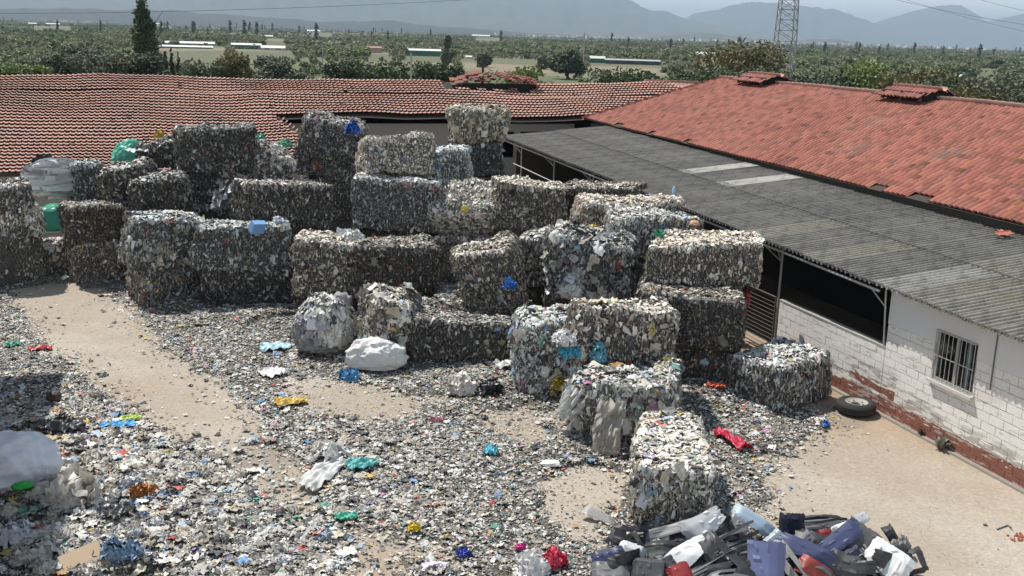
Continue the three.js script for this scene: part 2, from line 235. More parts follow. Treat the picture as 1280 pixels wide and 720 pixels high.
// long building behind
const LB = thing('tiled_barn', 'long low barn with wavy pale pink tile roof behind the bales', 'barn');
const zY = (z) => z < -51 ? mixn(5.8, 4.2, (z + 56) / 5) : mixn(4.2, 2.56, (z + 51) / 5.3);
const lbY = (x, z) => zY(z) + 0.3 * fbm(x * 0.16, z * 0.12, 3.3, 2) + 0.16 * fbm(x * 0.4, z * 0.32, 7.7, 1) - (z < -54 ? 0.05 * Math.sin(x * 0.4) : 0);
{
  const r = rand(31), list = [], rows = 31, step = 10.3 / rows;
  for (let k = 0; k <= rows; k++) for (let i = 0; i < 168; i++) {
    const z = -55.8 + k * step, x = -10 + i * 0.23 + fbm(k * 0.4, i * 0.05, 2) * 0.12; if (z > -51.15 && x > 5.1 + 0.32 * (z + 51)) continue;
    if (x > 14.2 && x < 19.4 && z < -54.4 && r() < 0.9 * smooth(-54.4, -55.2, z)) continue; if (r() < 0.0012) continue;
    const e = 0.05, y = lbY(x, z) + (r() - 0.5) * 0.012, dn = V(0, lbY(x, z + e) - lbY(x, z - e), 2 * e), u = V(2 * e, lbY(x + e, z) - lbY(x - e, z), 0);
    const n = fbm(x * 0.35, z * 0.35, 11, 3), t = r(); const c = rgb(0.54, 0.325, 0.255); if (t < 0.4) c.lerp(rgb(0.55, 0.36, 0.29), r() * 0.5); else if (t < 0.6) c.lerp(rgb(0.44, 0.21, 0.15), r() * 0.5); c.lerp(rgb(0.3, 0.25, 0.21), clamp(n * 1.3, 0, 0.55)); if (r() < 0.008) c.multiplyScalar(0.5);
    list.push([tileMatrix(V(x, y + 0.03, z), u, dn, () => 0.5 + (r() - 0.5) * 0.4), c]);
  }
  instanced('roof_tile', TILE_WORN, tileMat, list, LB);
  // deck below the tiles
  const T = new Tris(), nx = 80, nz = 24; for (let i = 0; i <= nx; i++) for (let j = 0; j <= nz; j++) { const x = mixn(-10.1, 28.4, i / nx), z = mixn(-56, -51, j / nz); T.v(x, lbY(x, z) - 0.05, z, [1, 1, 1]); }
  for (let i = 0; i < nx; i++) for (let j = 0; j < nz; j++) { const a = i * (nz + 1) + j, b = a + nz + 1; T.i.push(a, a + 1, b, b, a + 1, b + 1); }
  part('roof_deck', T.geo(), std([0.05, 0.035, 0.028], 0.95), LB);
  const T2 = new Tris(); for (let i = 0; i <= 40; i++) for (let j = 0; j <= nz; j++) { const z = mixn(-51, -45.6, j / nz), x = mixn(-10.1, 5.2 + 0.32 * (z + 51), i / 40); T2.v(x, lbY(x, z) - 0.05, z, [1, 1, 1]); }
  for (let i = 0; i < 40; i++) for (let j = 0; j < nz; j++) { const a = i * (nz + 1) + j, b = a + nz + 1; T2.i.push(a, a + 1, b, b, a + 1, b + 1); }
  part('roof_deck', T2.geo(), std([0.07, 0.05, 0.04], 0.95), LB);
  part('back_slope', new THREE.BufferGeometry().setFromPoints([V(-10, 5.65, -56), V(28.4, 5.65, -56), V(28.4, 2.4, -66), V(-10, 5.65, -56), V(28.4, 2.4, -66), V(-10, 2.4, -66)]).toNonIndexed(), std([0.3, 0.13, 0.09], 0.9), LB).geometry.computeVertexNormals();
  for (let x = -9.8; x < 28; x += 0.36) { if (x > 14.4 && x < 19.2) continue; const m = part('ridge_tile', RIDGE_TILE, tinted(rgb(0.3 + r() * 0.2, 0.12 + r() * 0.1, 0.08 + r() * 0.07)), LB); m.position.set(x, lbY(x, -55.98) + 0.03, -55.98); m.rotation.set((r() - 0.5) * 0.1, Math.PI / 2 + (r() - 0.5) * 0.08, 0); }
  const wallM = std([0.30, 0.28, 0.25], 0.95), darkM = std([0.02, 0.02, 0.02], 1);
  part('wall', box(-10, 4.9, 0, 3.9, -51.6, -51.4), wallM, LB);
  part('wall', box(4.9, 14.2, 0, 3.95, -51.6, -51.4), wallM, LB);
  part('wall', box(14.2, 20.5, 0, 2.2, -51.6, -51.4), wallM, LB);
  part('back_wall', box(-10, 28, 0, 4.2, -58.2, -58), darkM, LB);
  part('front_wall', box(-10, 6.4, 0, 2.3, -46.1, -45.9), std([0.34, 0.33, 0.31], 0.95), LB);
  part('lintel', box(14.2, 20.5, 3.55, 3.95, -51.6, -51.4), wallM, LB);
  for (const x of [14.3, 17.2, 20]) part('pillar', box(x, x + 0.3, 2.2, 3.55, -51.6, -51.4), wallM, LB);
  for (let k = 0; k < 14; k++) { const z = -51 + k * 0.36, x = 5.25 + 0.32 * (z + 51); const m = part('verge_tile', RIDGE_TILE, tinted(rgb(0.55, 0.4, 0.33)), LB); m.position.set(x, lbY(x, z) + 0.06, z); m.rotation.set(-0.3, 0.3, 0); }
  // broken, heaved-up ridge vent: a tilted slab of tiles, rafters sticking out and loose tiles
  const V1 = new THREE.Group(); V1.name = 'collapsed_vent'; LB.add(V1); V1.position.set(17.2, 5.68, -55.6);
  const vl = [];
  const slab = (o, u, d, nu, nd) => { for (let i = 0; i < nu; i++) for (let j = 0; j < nd; j++) { if (r() < 0.12) continue; const p = o.clone().addScaledVector(u, i * 0.23).addScaledVector(d, j * 0.33); p.y += 0.12 * fbm(i * 0.3, j * 0.5, 4) + (r() - 0.5) * 0.04; vl.push([tileMatrix(p, u, d, r), rgb(0.24 + r() * 0.12, 0.09 + r() * 0.06, 0.065 + r() * 0.05)]); } };
  slab(V(-0.1, 0.78, -0.3), V(0.98, -0.17, 0).normalize(), V(0.1, -0.3, 0.95).normalize(), 12, 4);
  slab(V(-2.3, 0.25, 0.0), V(0.95, 0.27, 0).normalize(), V(0, -0.5, 0.86).normalize(), 8, 2);
  for (let k = 0; k < 40; k++) vl.push([new THREE.Matrix4().makeRotationFromEuler(new THREE.Euler(r() * 0.8 - 0.2, r() * 1.2 - 0.6, r() * 0.7 - 0.35)).setPosition(-1.6 + r() * 3.8, 0.1 + r() * 0.5, -0.3 + r() * 0.9), rgb(0.17 + r() * 0.12, 0.065 + r() * 0.05, 0.05 + r() * 0.04)]);
  instanced('vent_tile', TILE, tileMat, vl, V1);
  for (const [a, b] of [[V(-0.3, 0.2, 0.4), V(0.25, 0.85, 0.1)], [V(0.0, 0.1, 0.6), V(0.4, 0.5, 0.35)], [V(-1.9, 0.1, 0.3), V(-0.2, 0.75, 0.1)]]) part('rafter', bar(a, b, 0.05, 5), std([0.36, 0.32, 0.28], 0.9), V1);
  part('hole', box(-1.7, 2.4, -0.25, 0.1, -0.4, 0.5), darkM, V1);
}
// a small raised vent roof: tiles both sides, ridge tiles, short posts
function ridgeVent(parent, p, yaw, len, half, col, seed, rise = 0.34, tilt = 0) {
  const o = new THREE.Group(); o.name = 'ridge_vent'; o.position.copy(p); o.rotation.set(tilt, yaw, 0); parent.add(o); const r = rand(seed), list = [];
  for (const s of [-1, 1]) for (let i = 0; i < len / 0.23; i++) for (let j = 0; j < 3; j++) { const d = V(s * 0.95, -0.3, 0), u = V(0, 0, s); list.push([tileMatrix(V(s * (0.15 + j * half / 3), rise + 0.22 - (0.15 + j * half / 3) * 0.32 + (r() - 0.5) * 0.03, -len / 2 + i * 0.23), u, d, r), rgb(col[0], col[1], col[2]).multiplyScalar(0.75 + 0.5 * r())]); }
  instanced('vent_tile', TILE, tileMat, list, o);
  for (let i = 0; i < len / 0.36; i++) { const m = part('ridge_tile', RIDGE_TILE, tinted(rgb(0.5 + r() * 0.08, 0.33, 0.25)), o); m.position.set(0, rise + 0.24, -len / 2 + 0.15 + i * 0.36); m.rotation.set(0.08, (r() - 0.5) * 0.1, 0); }
  const pm = std([0.12, 0.09, 0.07], 0.9); for (const x of [-half * 0.7, half * 0.7]) for (const z of [-len * 0.42, 0, len * 0.42]) part('post', box(x - 0.05, x + 0.05, -0.15, rise + 0.02, z - 0.05, z + 0.05), pm, o);
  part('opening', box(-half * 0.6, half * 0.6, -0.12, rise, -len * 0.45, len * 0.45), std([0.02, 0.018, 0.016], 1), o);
  return o;
}
ridgeVent(LB, V(28.2, 5.55, -55.8), Math.PI / 2 - 0.25, 3.0, 0.9, [0.5, 0.3, 0.24], 5, 0.3, 0.05);
// red roofed building on the right
const RB = thing('red_roofed_hall', 'large hall with clean red tile roof above the grey corrugated shed', 'hall');
const RE = 20.75, RR = 28.8, rbE = (z) => 4.08 + 0.0065 * (-15 - z), rbR = 6.52;
const rbY = (x, z) => mixn(rbE(z), rbR, (x - RE) / (RR - RE)) + 0.05 * fbm(x * 0.3, z * 0.25, 5.5, 2);
{
  const r = rand(47), rows = 24, step = (RR - RE - 0.15) / rows, all = [];
  for (let k = 0; k < rows; k++) for (let i = 0; i < 168; i++) {
    const x = RR - 0.2 - k * step, z = -50.95 + i * 0.23 + (k % 2) * 0.06; if (z > -12.4) continue;
    if (k === rows - 1 && (fbm(z * 0.5, 3, 1, 2) > 0.16 || (z > -27.4 && z < -26.6))) continue;
    const e = 0.05, d = V(-2 * e, rbY(x - e, z) - rbY(x + e, z), 0), u = V(0, 0, -1);
    const c = rgb(0.27, 0.085, 0.058), n = fbm(x * 0.4, z * 0.4, 21, 3); c.lerp(rgb(0.32, 0.128, 0.092), clamp(0.5 + n * 1.2, 0, 1) * 0.6); c.multiplyScalar(0.7 + 0.55 * r()); if (r() < 0.05) c.multiplyScalar(0.55); if (n > 0.26 && r() < 0.5) c.lerp(rgb(0.16, 0.11, 0.085), 0.5);
    const p = V(x, rbY(x, z) + 0.03 + (r() - 0.5) * 0.01, z); all.push([tileMatrix(p, u, d, r), c, p.distanceTo(camera.position) + (atFrame(p) ? 0 : 1000)]);
  }
  function atFrame(p) { const q = p.clone().project(camera); return Math.abs(q.x) < 1 && Math.abs(q.y) < 1; }
  all.sort((a, b) => a[2] - b[2]);
  for (const [m, c] of all.slice(0, 290)) { const t = part('roof_tile', TILE, tinted(c), RB); m.decompose(t.position, t.quaternion, t.scale); }
  instanced('roof_tile', TILE, tileMat, all.slice(290), RB);
  const deck = (pts) => { const g = new THREE.BufferGeometry().setFromPoints([pts[0], pts[1], pts[2], pts[0], pts[2], pts[3]]); g.computeVertexNormals(); return g; };
  const dk = std([0.06, 0.045, 0.035], 0.95);
  part('roof_deck', deck([V(RE + 0.1, rbE(-12) - 0.06, -12.3), V(RR, rbR - 0.06, -12.3), V(RR, rbR - 0.06, -51), V(RE + 0.1, rbE(-51) - 0.06, -51)]), dk, RB);
  part('back_slope', deck([V(RR, rbR - 0.03, -12.3), V(RR + 8, 4.1, -12.3), V(RR + 8, 4.1, -51), V(RR, rbR - 0.03, -51)]), std([0.36, 0.12, 0.085], 0.9), RB);
  for (let z = -50.8; z < -12.6; z += 0.36) { const m = part('ridge_tile', RIDGE_TILE, tinted(rgb(0.58 + r() * 0.1, 0.42 + r() * 0.06, 0.34 + r() * 0.05)), RB); m.position.set(RR, rbR + 0.09 + 0.03 * N3(z * 0.3, 2, 1), z); m.rotation.set(0.06, (r() - 0.5) * 0.08, 0); }
  for (let x = RE + 0.2; x < RR; x += 0.36) { const m = part('verge_tile', RIDGE_TILE, tinted(rgb(0.34 + r() * 0.12, 0.14, 0.1)), RB); m.position.set(x, rbY(x, -51) + 0.03, -51.0); m.rotation.order = 'YXZ'; m.rotation.set(-0.29, Math.PI / 2, 0); }
  part('side_wall', box(RE + 0.42, RE + 0.6, 0, 4.05, -50.8, -12.3), std([0.1, 0.09, 0.08], 0.95), RB);
  part('end_wall', box(RE + 0.6, RR + 7.5, 0, 4.05, -50.8, -50.6), std([0.3, 0.28, 0.25], 0.95), RB);
  part('far_wall', box(RR + 7.5, RR + 7.7, 0, 4.05, -50.8, -12.3), std([0.3, 0.28, 0.25], 0.95), RB);
  const v1 = atX(1148, 124, RR), v2 = atX(956, 102, RR);
  ridgeVent(RB, V(RR - 0.05, rbR, v1.z), 0, 2.7, 1.15, [0.27, 0.1, 0.08], 8, 0.2); ridgeVent(RB, V(RR - 0.05, rbR, v2.z), 0, 2.6, 1.15, [0.27, 0.1, 0.08], 9, 0.2);
  // loose tiles slipped onto the corrugated sheets
  const loose = (px, py, n, label, seed) => { const q = rand(seed), c = at(px, py, 3.75), o = thing('slipped_tile', label, 'roof tile', V(c.x, mixn(eaveY(c.z), shedTopY(c.z), (c.x - 15.25) / 5.65) + 0.13, c.z), 0, 'tiles slipped from the red roof'); for (let k = 0; k < n; k++) { const m = part('tile', TILE, tinted(rgb(0.42, 0.15, 0.11)), o); m.position.set((q() - 0.5) * 0.5, 0.02 + k * 0.03, (q() - 0.5) * 0.4); m.rotation.set((q() - 0.5) * 0.3, q() * 3, (q() - 0.5) * 0.3); } };
  loose(1257, 297, 2, 'two broken red tiles lying loose on the grey corrugated roof', 1); loose(1273, 284, 4, 'small stack of slipped red tiles at the right edge of the corrugated roof', 2); loose(1162, 246, 3, 'slipped red tiles with a pale piece under the eave of the red roof', 3); loose(990, 210, 2, 'pair of pale slipped tiles where the eave sags', 4); loose(770, 158, 2, 'pale broken eave pieces near the far end of the red roof', 6);
}
// building beyond the left edge of the picture; its eave shades the lower left corner of the yard
{
  const o = thing('side_building', 'tall plain building left of the picture that shades the yard corner', 'building');
  const m = std([0.5, 0.47, 0.43], 0.92), rm = std([0.33, 0.12, 0.085], 0.9);
  part('wall', box(-14, -5.7, 0, 5.9, -29.2, -10), m, o); part('roof', box(-14.3, -4.5, 5.9, 6.05, -29.5, -9.7), rm, o); part('canopy', box(-5.7, -3.55, 5.6, 5.72, -22, -9.7), rm, o);
}

// ---------------------------------------------------------------- plastic waste: palettes and scraps
const PAL = {   // weight, colour
  grey: [[25, [0.68, 0.66, 0.61]], [19, [0.46, 0.44, 0.4]], [18, [0.25, 0.235, 0.21]], [14, [0.11, 0.105, 0.1]], [8, [0.035, 0.034, 0.033]], [11, [0.5, 0.45, 0.36]], [6, [0.3, 0.25, 0.18]], [0.8, [0.2, 0.28, 0.38]], [0.8, [0.36, 0.1, 0.08]], [0.7, [0.16, 0.28, 0.23]], [0.4, [0.5, 0.4, 0.14]], [0.4, [0.36, 0.2, 0.24]]],
  dark: [[13, [0.54, 0.52, 0.47]], [15, [0.31, 0.295, 0.26]], [18, [0.13, 0.12, 0.11]], [18, [0.06, 0.057, 0.053]], [10, [0.026, 0.025, 0.024]], [10, [0.3, 0.25, 0.18]], [1, [0.13, 0.17, 0.24]], [1.4, [0.24, 0.06, 0.05]], [0.7, [0.1, 0.18, 0.15]], [0.4, [0.36, 0.28, 0.12]]],
  pale: [[40, [0.82, 0.8, 0.75]], [20, [0.62, 0.6, 0.55]], [9, [0.38, 0.36, 0.32]], [3.5, [0.14, 0.135, 0.13]], [15, [0.63, 0.58, 0.46]], [5, [0.42, 0.35, 0.25]], [1.2, [0.24, 0.38, 0.5]], [0.9, [0.46, 0.12, 0.09]], [0.9, [0.18, 0.4, 0.32]], [0.8, [0.6, 0.48, 0.16]], [0.4, [0.46, 0.27, 0.33]]],
  cream: [[30, [0.74, 0.69, 0.55]], [20, [0.58, 0.52, 0.38]], [16, [0.42, 0.36, 0.25]], [8, [0.25, 0.2, 0.13]], [6, [0.75, 0.73, 0.66]], [2, [0.4, 0.24, 0.1]]],
  colour: [[26, [0.74, 0.72, 0.67]], [16, [0.46, 0.44, 0.4]], [12, [0.2, 0.19, 0.175]], [8, [0.06, 0.058, 0.055]], [11, [0.58, 0.53, 0.42]], [2.2, [0.16, 0.32, 0.55]], [2.2, [0.36, 0.5, 0.62]], [2, [0.5, 0.1, 0.08]], [1.8, [0.1, 0.36, 0.26]], [1.8, [0.62, 0.45, 0.1]], [1, [0.5, 0.24, 0.34]], [1, [0.46, 0.26, 0.1]], [0.8, [0.25, 0.2, 0.36]]],
};
const pick = (pal, r) => { let t = 0; for (const e of pal) t += e[0]; t *= r(); for (const e of pal) if ((t -= e[0]) < 0) return e[1]; return pal[0][1]; };
function flake(T, p, n, u, a, b, r, c) {   // a bent strip of film: 4 triangles
  const v = n.clone().cross(u).normalize(), k = 0.8 + 0.4 * r(), col = [c[0] * k, c[1] * k, c[2] * k], bend = (r() - 0.3) * a * 0.7, tw = (r() - 0.5) * b * 1.2, s = T.p.length / 3;
  for (let e = -1; e <= 1; e++) { const w = b * (e ? 0.45 + 0.5 * r() : 1), o = (r() - 0.5) * b; for (const q of [-1, 1]) { const l = bend * (e ? 0 : 1) + q * tw * e + (r() - 0.5) * b * 0.7; T.v(p.x + u.x * a * e + v.x * (q * w + o) + n.x * l, p.y + u.y * a * e + v.y * (q * w + o) + n.y * l, p.z + u.z * a * e + v.z * (q * w + o) + n.z * l, col); } }
  T.i.push(s, s + 1, s + 2, s + 1, s + 3, s + 2, s + 2, s + 3, s + 4, s + 3, s + 5, s + 4);
}
function rag(T, p, n, u, a, b, r, c, m = 4, amp = 0.35, jag = 0.35) {   // a crumpled piece of film: m x m cells
  const v = n.clone().cross(u).normalize(), s = T.p.length / 3, k = 0.85 + 0.3 * r(), sd = r() * 90, sx = r() * 3;
  for (let i = 0; i <= m; i++) for (let j = 0; j <= m; j++) {
    const x = i / m * 2 - 1, y = j / m * 2 - 1, f = 1 - 0.3 * r(), l = amp * Math.min(a, b) * (fbm(x * 1.8 + sd, y * 1.8, sx, 3) * 2.4 + (r() - 0.5) * jag), q = k * (0.9 + 0.2 * r());
    const X = a * x * f * (1 - 0.35 * y * y * (sd % 1)), Y = b * y * f; T.v(p.x + u.x * X + v.x * Y + n.x * l, p.y + u.y * X + v.y * Y + n.y * l, p.z + u.z * X + v.z * Y + n.z * l, [c[0] * q, c[1] * q, c[2] * q]);
  }
  for (let i = 0; i < m; i++) for (let j = 0; j < m; j++) { const q = s + i * (m + 1) + j, w = q + m + 1; T.i.push(q, q + 1, w, w, q + 1, w + 1); }
}
const scrapMat = std([1, 1, 1], 0.5, { vertexColors: true });
const bodyBump = texture(512, (i, c) => { const k = fine[i]; set3(c, [k, k, k]); }, false); bodyBump.repeat.set(3, 3);
const bodyMat = std([1, 1, 1], 0.75, { vertexColors: true });
const tangent = (n, r) => { const t = V(r() - 0.5, r() - 0.5, r() - 0.5); t.addScaledVector(n, -t.dot(n)); return t.normalize(); };
// a point on the bale: rounded box, corners pushed out of true, lumps pressed in and out
function baleSurface(hx, hy, hz, rad, seed, lump, warp) {
  const r = rand(Math.round(seed * 1000) + 5), K = []; for (let i = 0; i < 8; i++) K.push(V(r() - 0.5, (r() - 0.5) * (i & 2 ? 1 : 0), r() - 0.5).multiplyScalar(warp * 2));
  return (p) => {
    const q = V(clamp(p.x, -hx + rad, hx - rad), clamp(p.y, -hy + rad, hy - rad), clamp(p.z, -hz + rad, hz - rad)), n = p.clone().sub(q).normalize();
    const s = q.addScaledVector(n, rad), c = fbm(s.x * 3.6, s.y * 3.6 + seed, s.z * 3.6, 2), b = lump * (1.5 * fbm(s.x * 1.1 + seed, s.y * 1.1, s.z * 1.1 + seed * 0.7, 2) + 0.75 * (0.3 - Math.abs(c) * 1.6) + 0.35 * N3(s.x * 11, s.y * 11, s.z * 11 + seed));
    s.addScaledVector(n, b * 1.6); const sag = 1 + 0.025 * Math.cos(s.y / hy * 1.5); s.x *= sag; s.z *= sag;
    const X = clamp(p.x / hx * 0.5 + 0.5, 0, 1), Y = clamp(p.y / hy * 0.5 + 0.5, 0, 1), Z = clamp(p.z / hz * 0.5 + 0.5, 0, 1);
    for (let i = 0; i < 8; i++) s.addScaledVector(K[i], (i & 1 ? X : 1 - X) * (i & 2 ? Y : 1 - Y) * (i & 4 ? Z : 1 - Z));
    return [s, n];
  };
}
// grain of pressed film: short strokes of the bale's colours
function grainMap(tone, seed) {
  const S = 768, cv = document.createElement('canvas'); cv.width = cv.height = S; const x = cv.getContext('2d'), r = rand(seed), pal = PAL[tone];
  x.fillStyle = '#26241f'; x.fillRect(0, 0, S, S);
  for (let i = 0; i < 21000; i++) { const c = pick(pal, r), k = 0.55 + 0.45 * r(), a = Math.PI / 2 + (r() - 0.5) * (r() < 0.6 ? 1.2 : 3.1), l = 3 + 13 * r() * r(), px = r() * S, py = r() * S, dx = Math.cos(a) * l, dy = Math.sin(a) * l; x.strokeStyle = `rgb(${c.map((v) => toS(v * k) | 0).join()})`; x.lineWidth = 0.8 + 2.6 * r() * r(); x.beginPath(); x.moveTo(px - dx, py - dy); x.quadraticCurveTo(px + (r() - 0.5) * 6, py + (r() - 0.5) * 6, px + dx, py + dy); x.stroke(); }
  const t = new THREE.CanvasTexture(cv); t.wrapS = t.wrapT = THREE.RepeatWrapping; t.colorSpace = THREE.SRGBColorSpace; return t;
}
const bodyMats = {}; const bodyMatOf = (tone) => { if (!bodyMats[tone]) { const map = grainMap(tone, 60 + tone.length * 7); bodyMats[tone] = std([1, 1, 1], 0.7, { map, bumpMap: map, bumpScale: 0.02 }); } return bodyMats[tone]; };
let baleSeed = 1;
const BALES = [];
function buildBale({ w, h, d, tone = 'grey', lump = 0.1, rad = 0.08, mess = 0, hidden = false, grain = 0.55, size = 1, dens = 1, ragSize = 1, deep = false, warp = 0.14, toCam = V(0, 0, 1) }, seed) {
  const r = rand(seed * 7919 + 13), vary = rand(seed * 977 + 5), fs = size * (0.86 + 0.4 * vary()), lt = 0.8 + 0.38 * vary(), wm = (vary() - 0.5) * 0.16, dye = (c) => [c[0] * lt * (1 + wm), c[1] * lt, c[2] * lt * (1 - wm)], hx = w / 2, hy = h / 2, hz = d / 2, surf = baleSurface(hx, hy, hz, Math.min(rad * 0.75, hx * 0.9, hy * 0.9, hz * 0.9), seed * 3.7, lump, warp), pal = PAL[tone], onTop = tone === 'dark' ? PAL.grey : tone === 'grey' ? PAL.pale : pal, M = 1.5;   // loose scraps on the tops, painted paler for the sunlit look
  const seg = hidden ? 0.28 : 0.105, g = new THREE.BoxGeometry(w, h, d, Math.ceil(w / seg), Math.ceil(h / seg), Math.ceil(d / seg)), P = g.attributes.position, uv = g.attributes.uv, nn = g.attributes.normal, o = r();
  for (let i = 0; i < P.count; i++) { const x = P.getX(i), y = P.getY(i), z = P.getZ(i); uv.setXY(i, ((Math.abs(nn.getX(i)) > 0.5 ? z : x) / M) + o, ((Math.abs(nn.getY(i)) > 0.5 ? z : y) / M) + o * 3); const [s] = surf(V(x, y, z)); P.setXYZ(i, s.x, s.y + hy, s.z); }
  g.deleteAttribute('normal'); const ng = mergeVertices((() => { const q = g.clone(); q.deleteAttribute('uv'); return q; })(), 1e-4); g.computeVertexNormals();
  const T = new Tris(), faces = [[0, 1, 0, w * d], [0, 0, 1, w * h], [-1, 0, 0, d * h], [1, 0, 0, d * h], [0, 0, -1, w * h], [0, -1, 0, w * d]];
  for (const [fx, fy, fz, area] of faces) {
    const see = fx * toCam.x + fy * toCam.y + fz * toCam.z, k = see > 0.08 ? 1 : see > -0.1 ? 0.6 : 0.16;
    if (fy < 0 && see < 0.05) continue; const count = Math.round(area * k * (hidden ? (deep ? 15 : see > 0.08 ? 480 : 20) : (fy ? 1020 : 860) * dens) / (fs * fs));
    const spot = () => { const a = r() * 2 - 1, b = r() * 2 - 1; return fy ? V(a * hx, fy * hy, b * hz) : fz ? V(a * hx, b * hy, fz * hz) : V(fx * hx, a * hy, b * hz); };
    for (let i = 0; i < count; i++) {
      const [s, n0] = surf(spot()), edge = !fy && r() < 0.55; let n, u; s.y += hy;
      if (edge) { u = V((r() - 0.5) * 0.9, 1, (r() - 0.5) * 0.9); u.addScaledVector(n0, -u.dot(n0) * 0.85).normalize(); n = n0.clone().cross(u).addScaledVector(n0, (r() - 0.5) * 0.9).normalize(); u.addScaledVector(n, -u.dot(n)).normalize(); }
      else { n = n0.clone().add(V(r() - 0.5, r() - 0.5, r() - 0.5).multiplyScalar(fy ? 0.55 : 1.0)).normalize(); u = tangent(n, r); if (!fy && r() < grain) { u = V((r() - 0.5) * 0.7, 1, (r() - 0.5) * 0.7); u.addScaledVector(n, -u.dot(n)).normalize(); } }
      s.addScaledVector(n0, edge ? 0.004 + r() * 0.018 : r() * 0.016);
      const L = fs * (0.018 + 0.05 * r() * r() + (r() < 0.06 ? 0.05 : 0)), Wd = L * (fy ? 0.28 + 0.45 * r() : 0.18 + 0.36 * r()); flake(T, s, n, u, L, Wd, r, dye(pick(fy > 0 && r() < 0.7 ? onTop : pal, r)));
    }
    if (fy > 0 && !hidden) for (let i = 0; i < (w + d) * 36; i++) {   // torn film hanging over the upper edges
      const a = r() * 2 - 1, along = r() < w / (w + d), p = along ? V(a * hx, hy, hz) : V((toCam.x < 0 ? -1 : 1) * hx, hy, a * hz), [s, n0] = surf(p); s.y += hy - 0.02 - 0.1 * r(); const out = along ? V(0, 0, 1) : V(toCam.x < 0 ? -1 : 1, 0, 0);
      const u = V((r() - 0.5) * 0.5, -1, (r() - 0.5) * 0.5).addScaledVector(out, 0.5 * (r() - 0.2)).normalize(), n = out.clone().addScaledVector(u, -out.dot(u)).add(V((r() - 0.5) * 0.5, 0, (r() - 0.5) * 0.5)); n.addScaledVector(u, -n.dot(u)).normalize(); s.addScaledVector(out, 0.015); const L = 0.04 + 0.08 * r() * r(); flake(T, s, n, u, L, L * (0.2 + 0.3 * r()), r, pick(onTop, r));
    }
    const big = Math.round(area * Math.max(k, 0.3) * mess * 1.6 * (hidden ? 0 : 1));
    for (let i = 0; i < big; i++) {
      const [s, n0] = surf(spot()), n = n0.clone().add(V(r() - 0.5, r() - 0.5, r() - 0.5).multiplyScalar(0.9)).normalize(); s.y += hy; s.addScaledVector(n0, 0.025); let u = tangent(n, r); if (!fy && r() < 0.7) { u = V((r() - 0.5) * 0.5, 1, (r() - 0.5) * 0.5); u.addScaledVector(n, -u.dot(n)).normalize(); }
      const L = ragSize * (0.06 + 0.14 * r() * r()); rag(T, s, n, u, L, L * (0.35 + 0.5 * r()), r, pick(PAL[tone === 'pale' || tone === 'colour' || r() < 0.35 ? (tone === 'cream' ? 'cream' : 'colour') : tone], r), 4, 0.6);
    }
  }
  return { body: g, scraps: T.geo() };
}
function placeBale(spec, c, q, label, group, name = 'plastic_bale') {
  const o = thing(name, label, 'bale', null, 0, group || 'bales of pressed plastic waste'); const { body, scraps } = buildBale({ ...spec, toCam: camera.position.clone().sub(c).normalize().applyQuaternion(q.clone().invert()) }, baleSeed++);
  o.quaternion.copy(q); o.position.copy(c).sub(V(0, spec.h / 2, 0).applyQuaternion(q));
  part('body', body, bodyMatOf(spec.tone || 'grey'), o); part('scraps', scraps, scrapMat, o).userData.kind = 'stuff'; BALES.push(o); return o;
}
// px, py: middle of the front top edge in the photograph; top: height of that edge; wpx: its width in pixels; turn: degrees off facing the camera
function bale(label, px, py, top, wpx, h, d, turn = 0, spec = {}) {
  const p = at(px, py, top), dist = p.clone().sub(camera.position).dot(rayDir(W / 2, H / 2)), w = spec.w ?? wpx / FOCAL * dist / Math.cos(turn * D) , jr = rand(px * 31 + py * 17), yaw = -azim(p) + (turn + (jr() - 0.5) * (spec.still ? 0 : 9)) * D;
  const q = new THREE.Quaternion().setFromEuler(new THREE.Euler(((spec.pitch || 0) + (jr() - 0.5) * 4) * D, yaw, ((spec.roll || 0) + (jr() - 0.5) * 5) * D, 'YXZ')), n = V(Math.sin(yaw), 0, Math.cos(yaw));
  const c = p.clone().addScaledVector(n, -d / 2); c.y = top - h / 2;
  placeBale({ w, h, d, ...spec }, c, q, label, null, spec.name);
  if (!spec.noBase && top - h > 0.55) {
    const levels = Math.max(1, Math.round((top - h) / 1.25)), hh = (top - h) / levels, rr = rand(px * 7 + py);
    for (let k = 0; k < levels; k++) placeBale({ w: w * 0.94, h: hh + 0.05, d: d * 0.95, tone: spec.under || (spec.tone === 'pale' || spec.tone === 'cream' ? 'grey' : spec.tone || 'grey'), hidden: !spec.showBase || k < levels - (spec.showN || 1), deep: k < levels - 1, mess: 2, lump: 0.1 }, V(c.x, hh * (k + 0.5), c.z).addScaledVector(n, -0.02 + (rr() - 0.6) * 0.28).add(V(Math.cos(yaw), 0, -Math.sin(yaw)).multiplyScalar((rr() - 0.5) * 0.24)), new THREE.Quaternion().setFromEuler(new THREE.Euler(0, yaw + (rr() - 0.5) * 0.3, (rr() - 0.5) * 0.05)), spec.showBase && k >= levels - (spec.showN || 1) ? (k === levels - 1 ? 'bale directly under the ' : 'second bale below the ') + spec.short : 'dim lower bale carrying others inside the big stack', spec.showBase && k >= levels - (spec.showN || 1) ? null : 'lower bales inside the stack');
  }
}
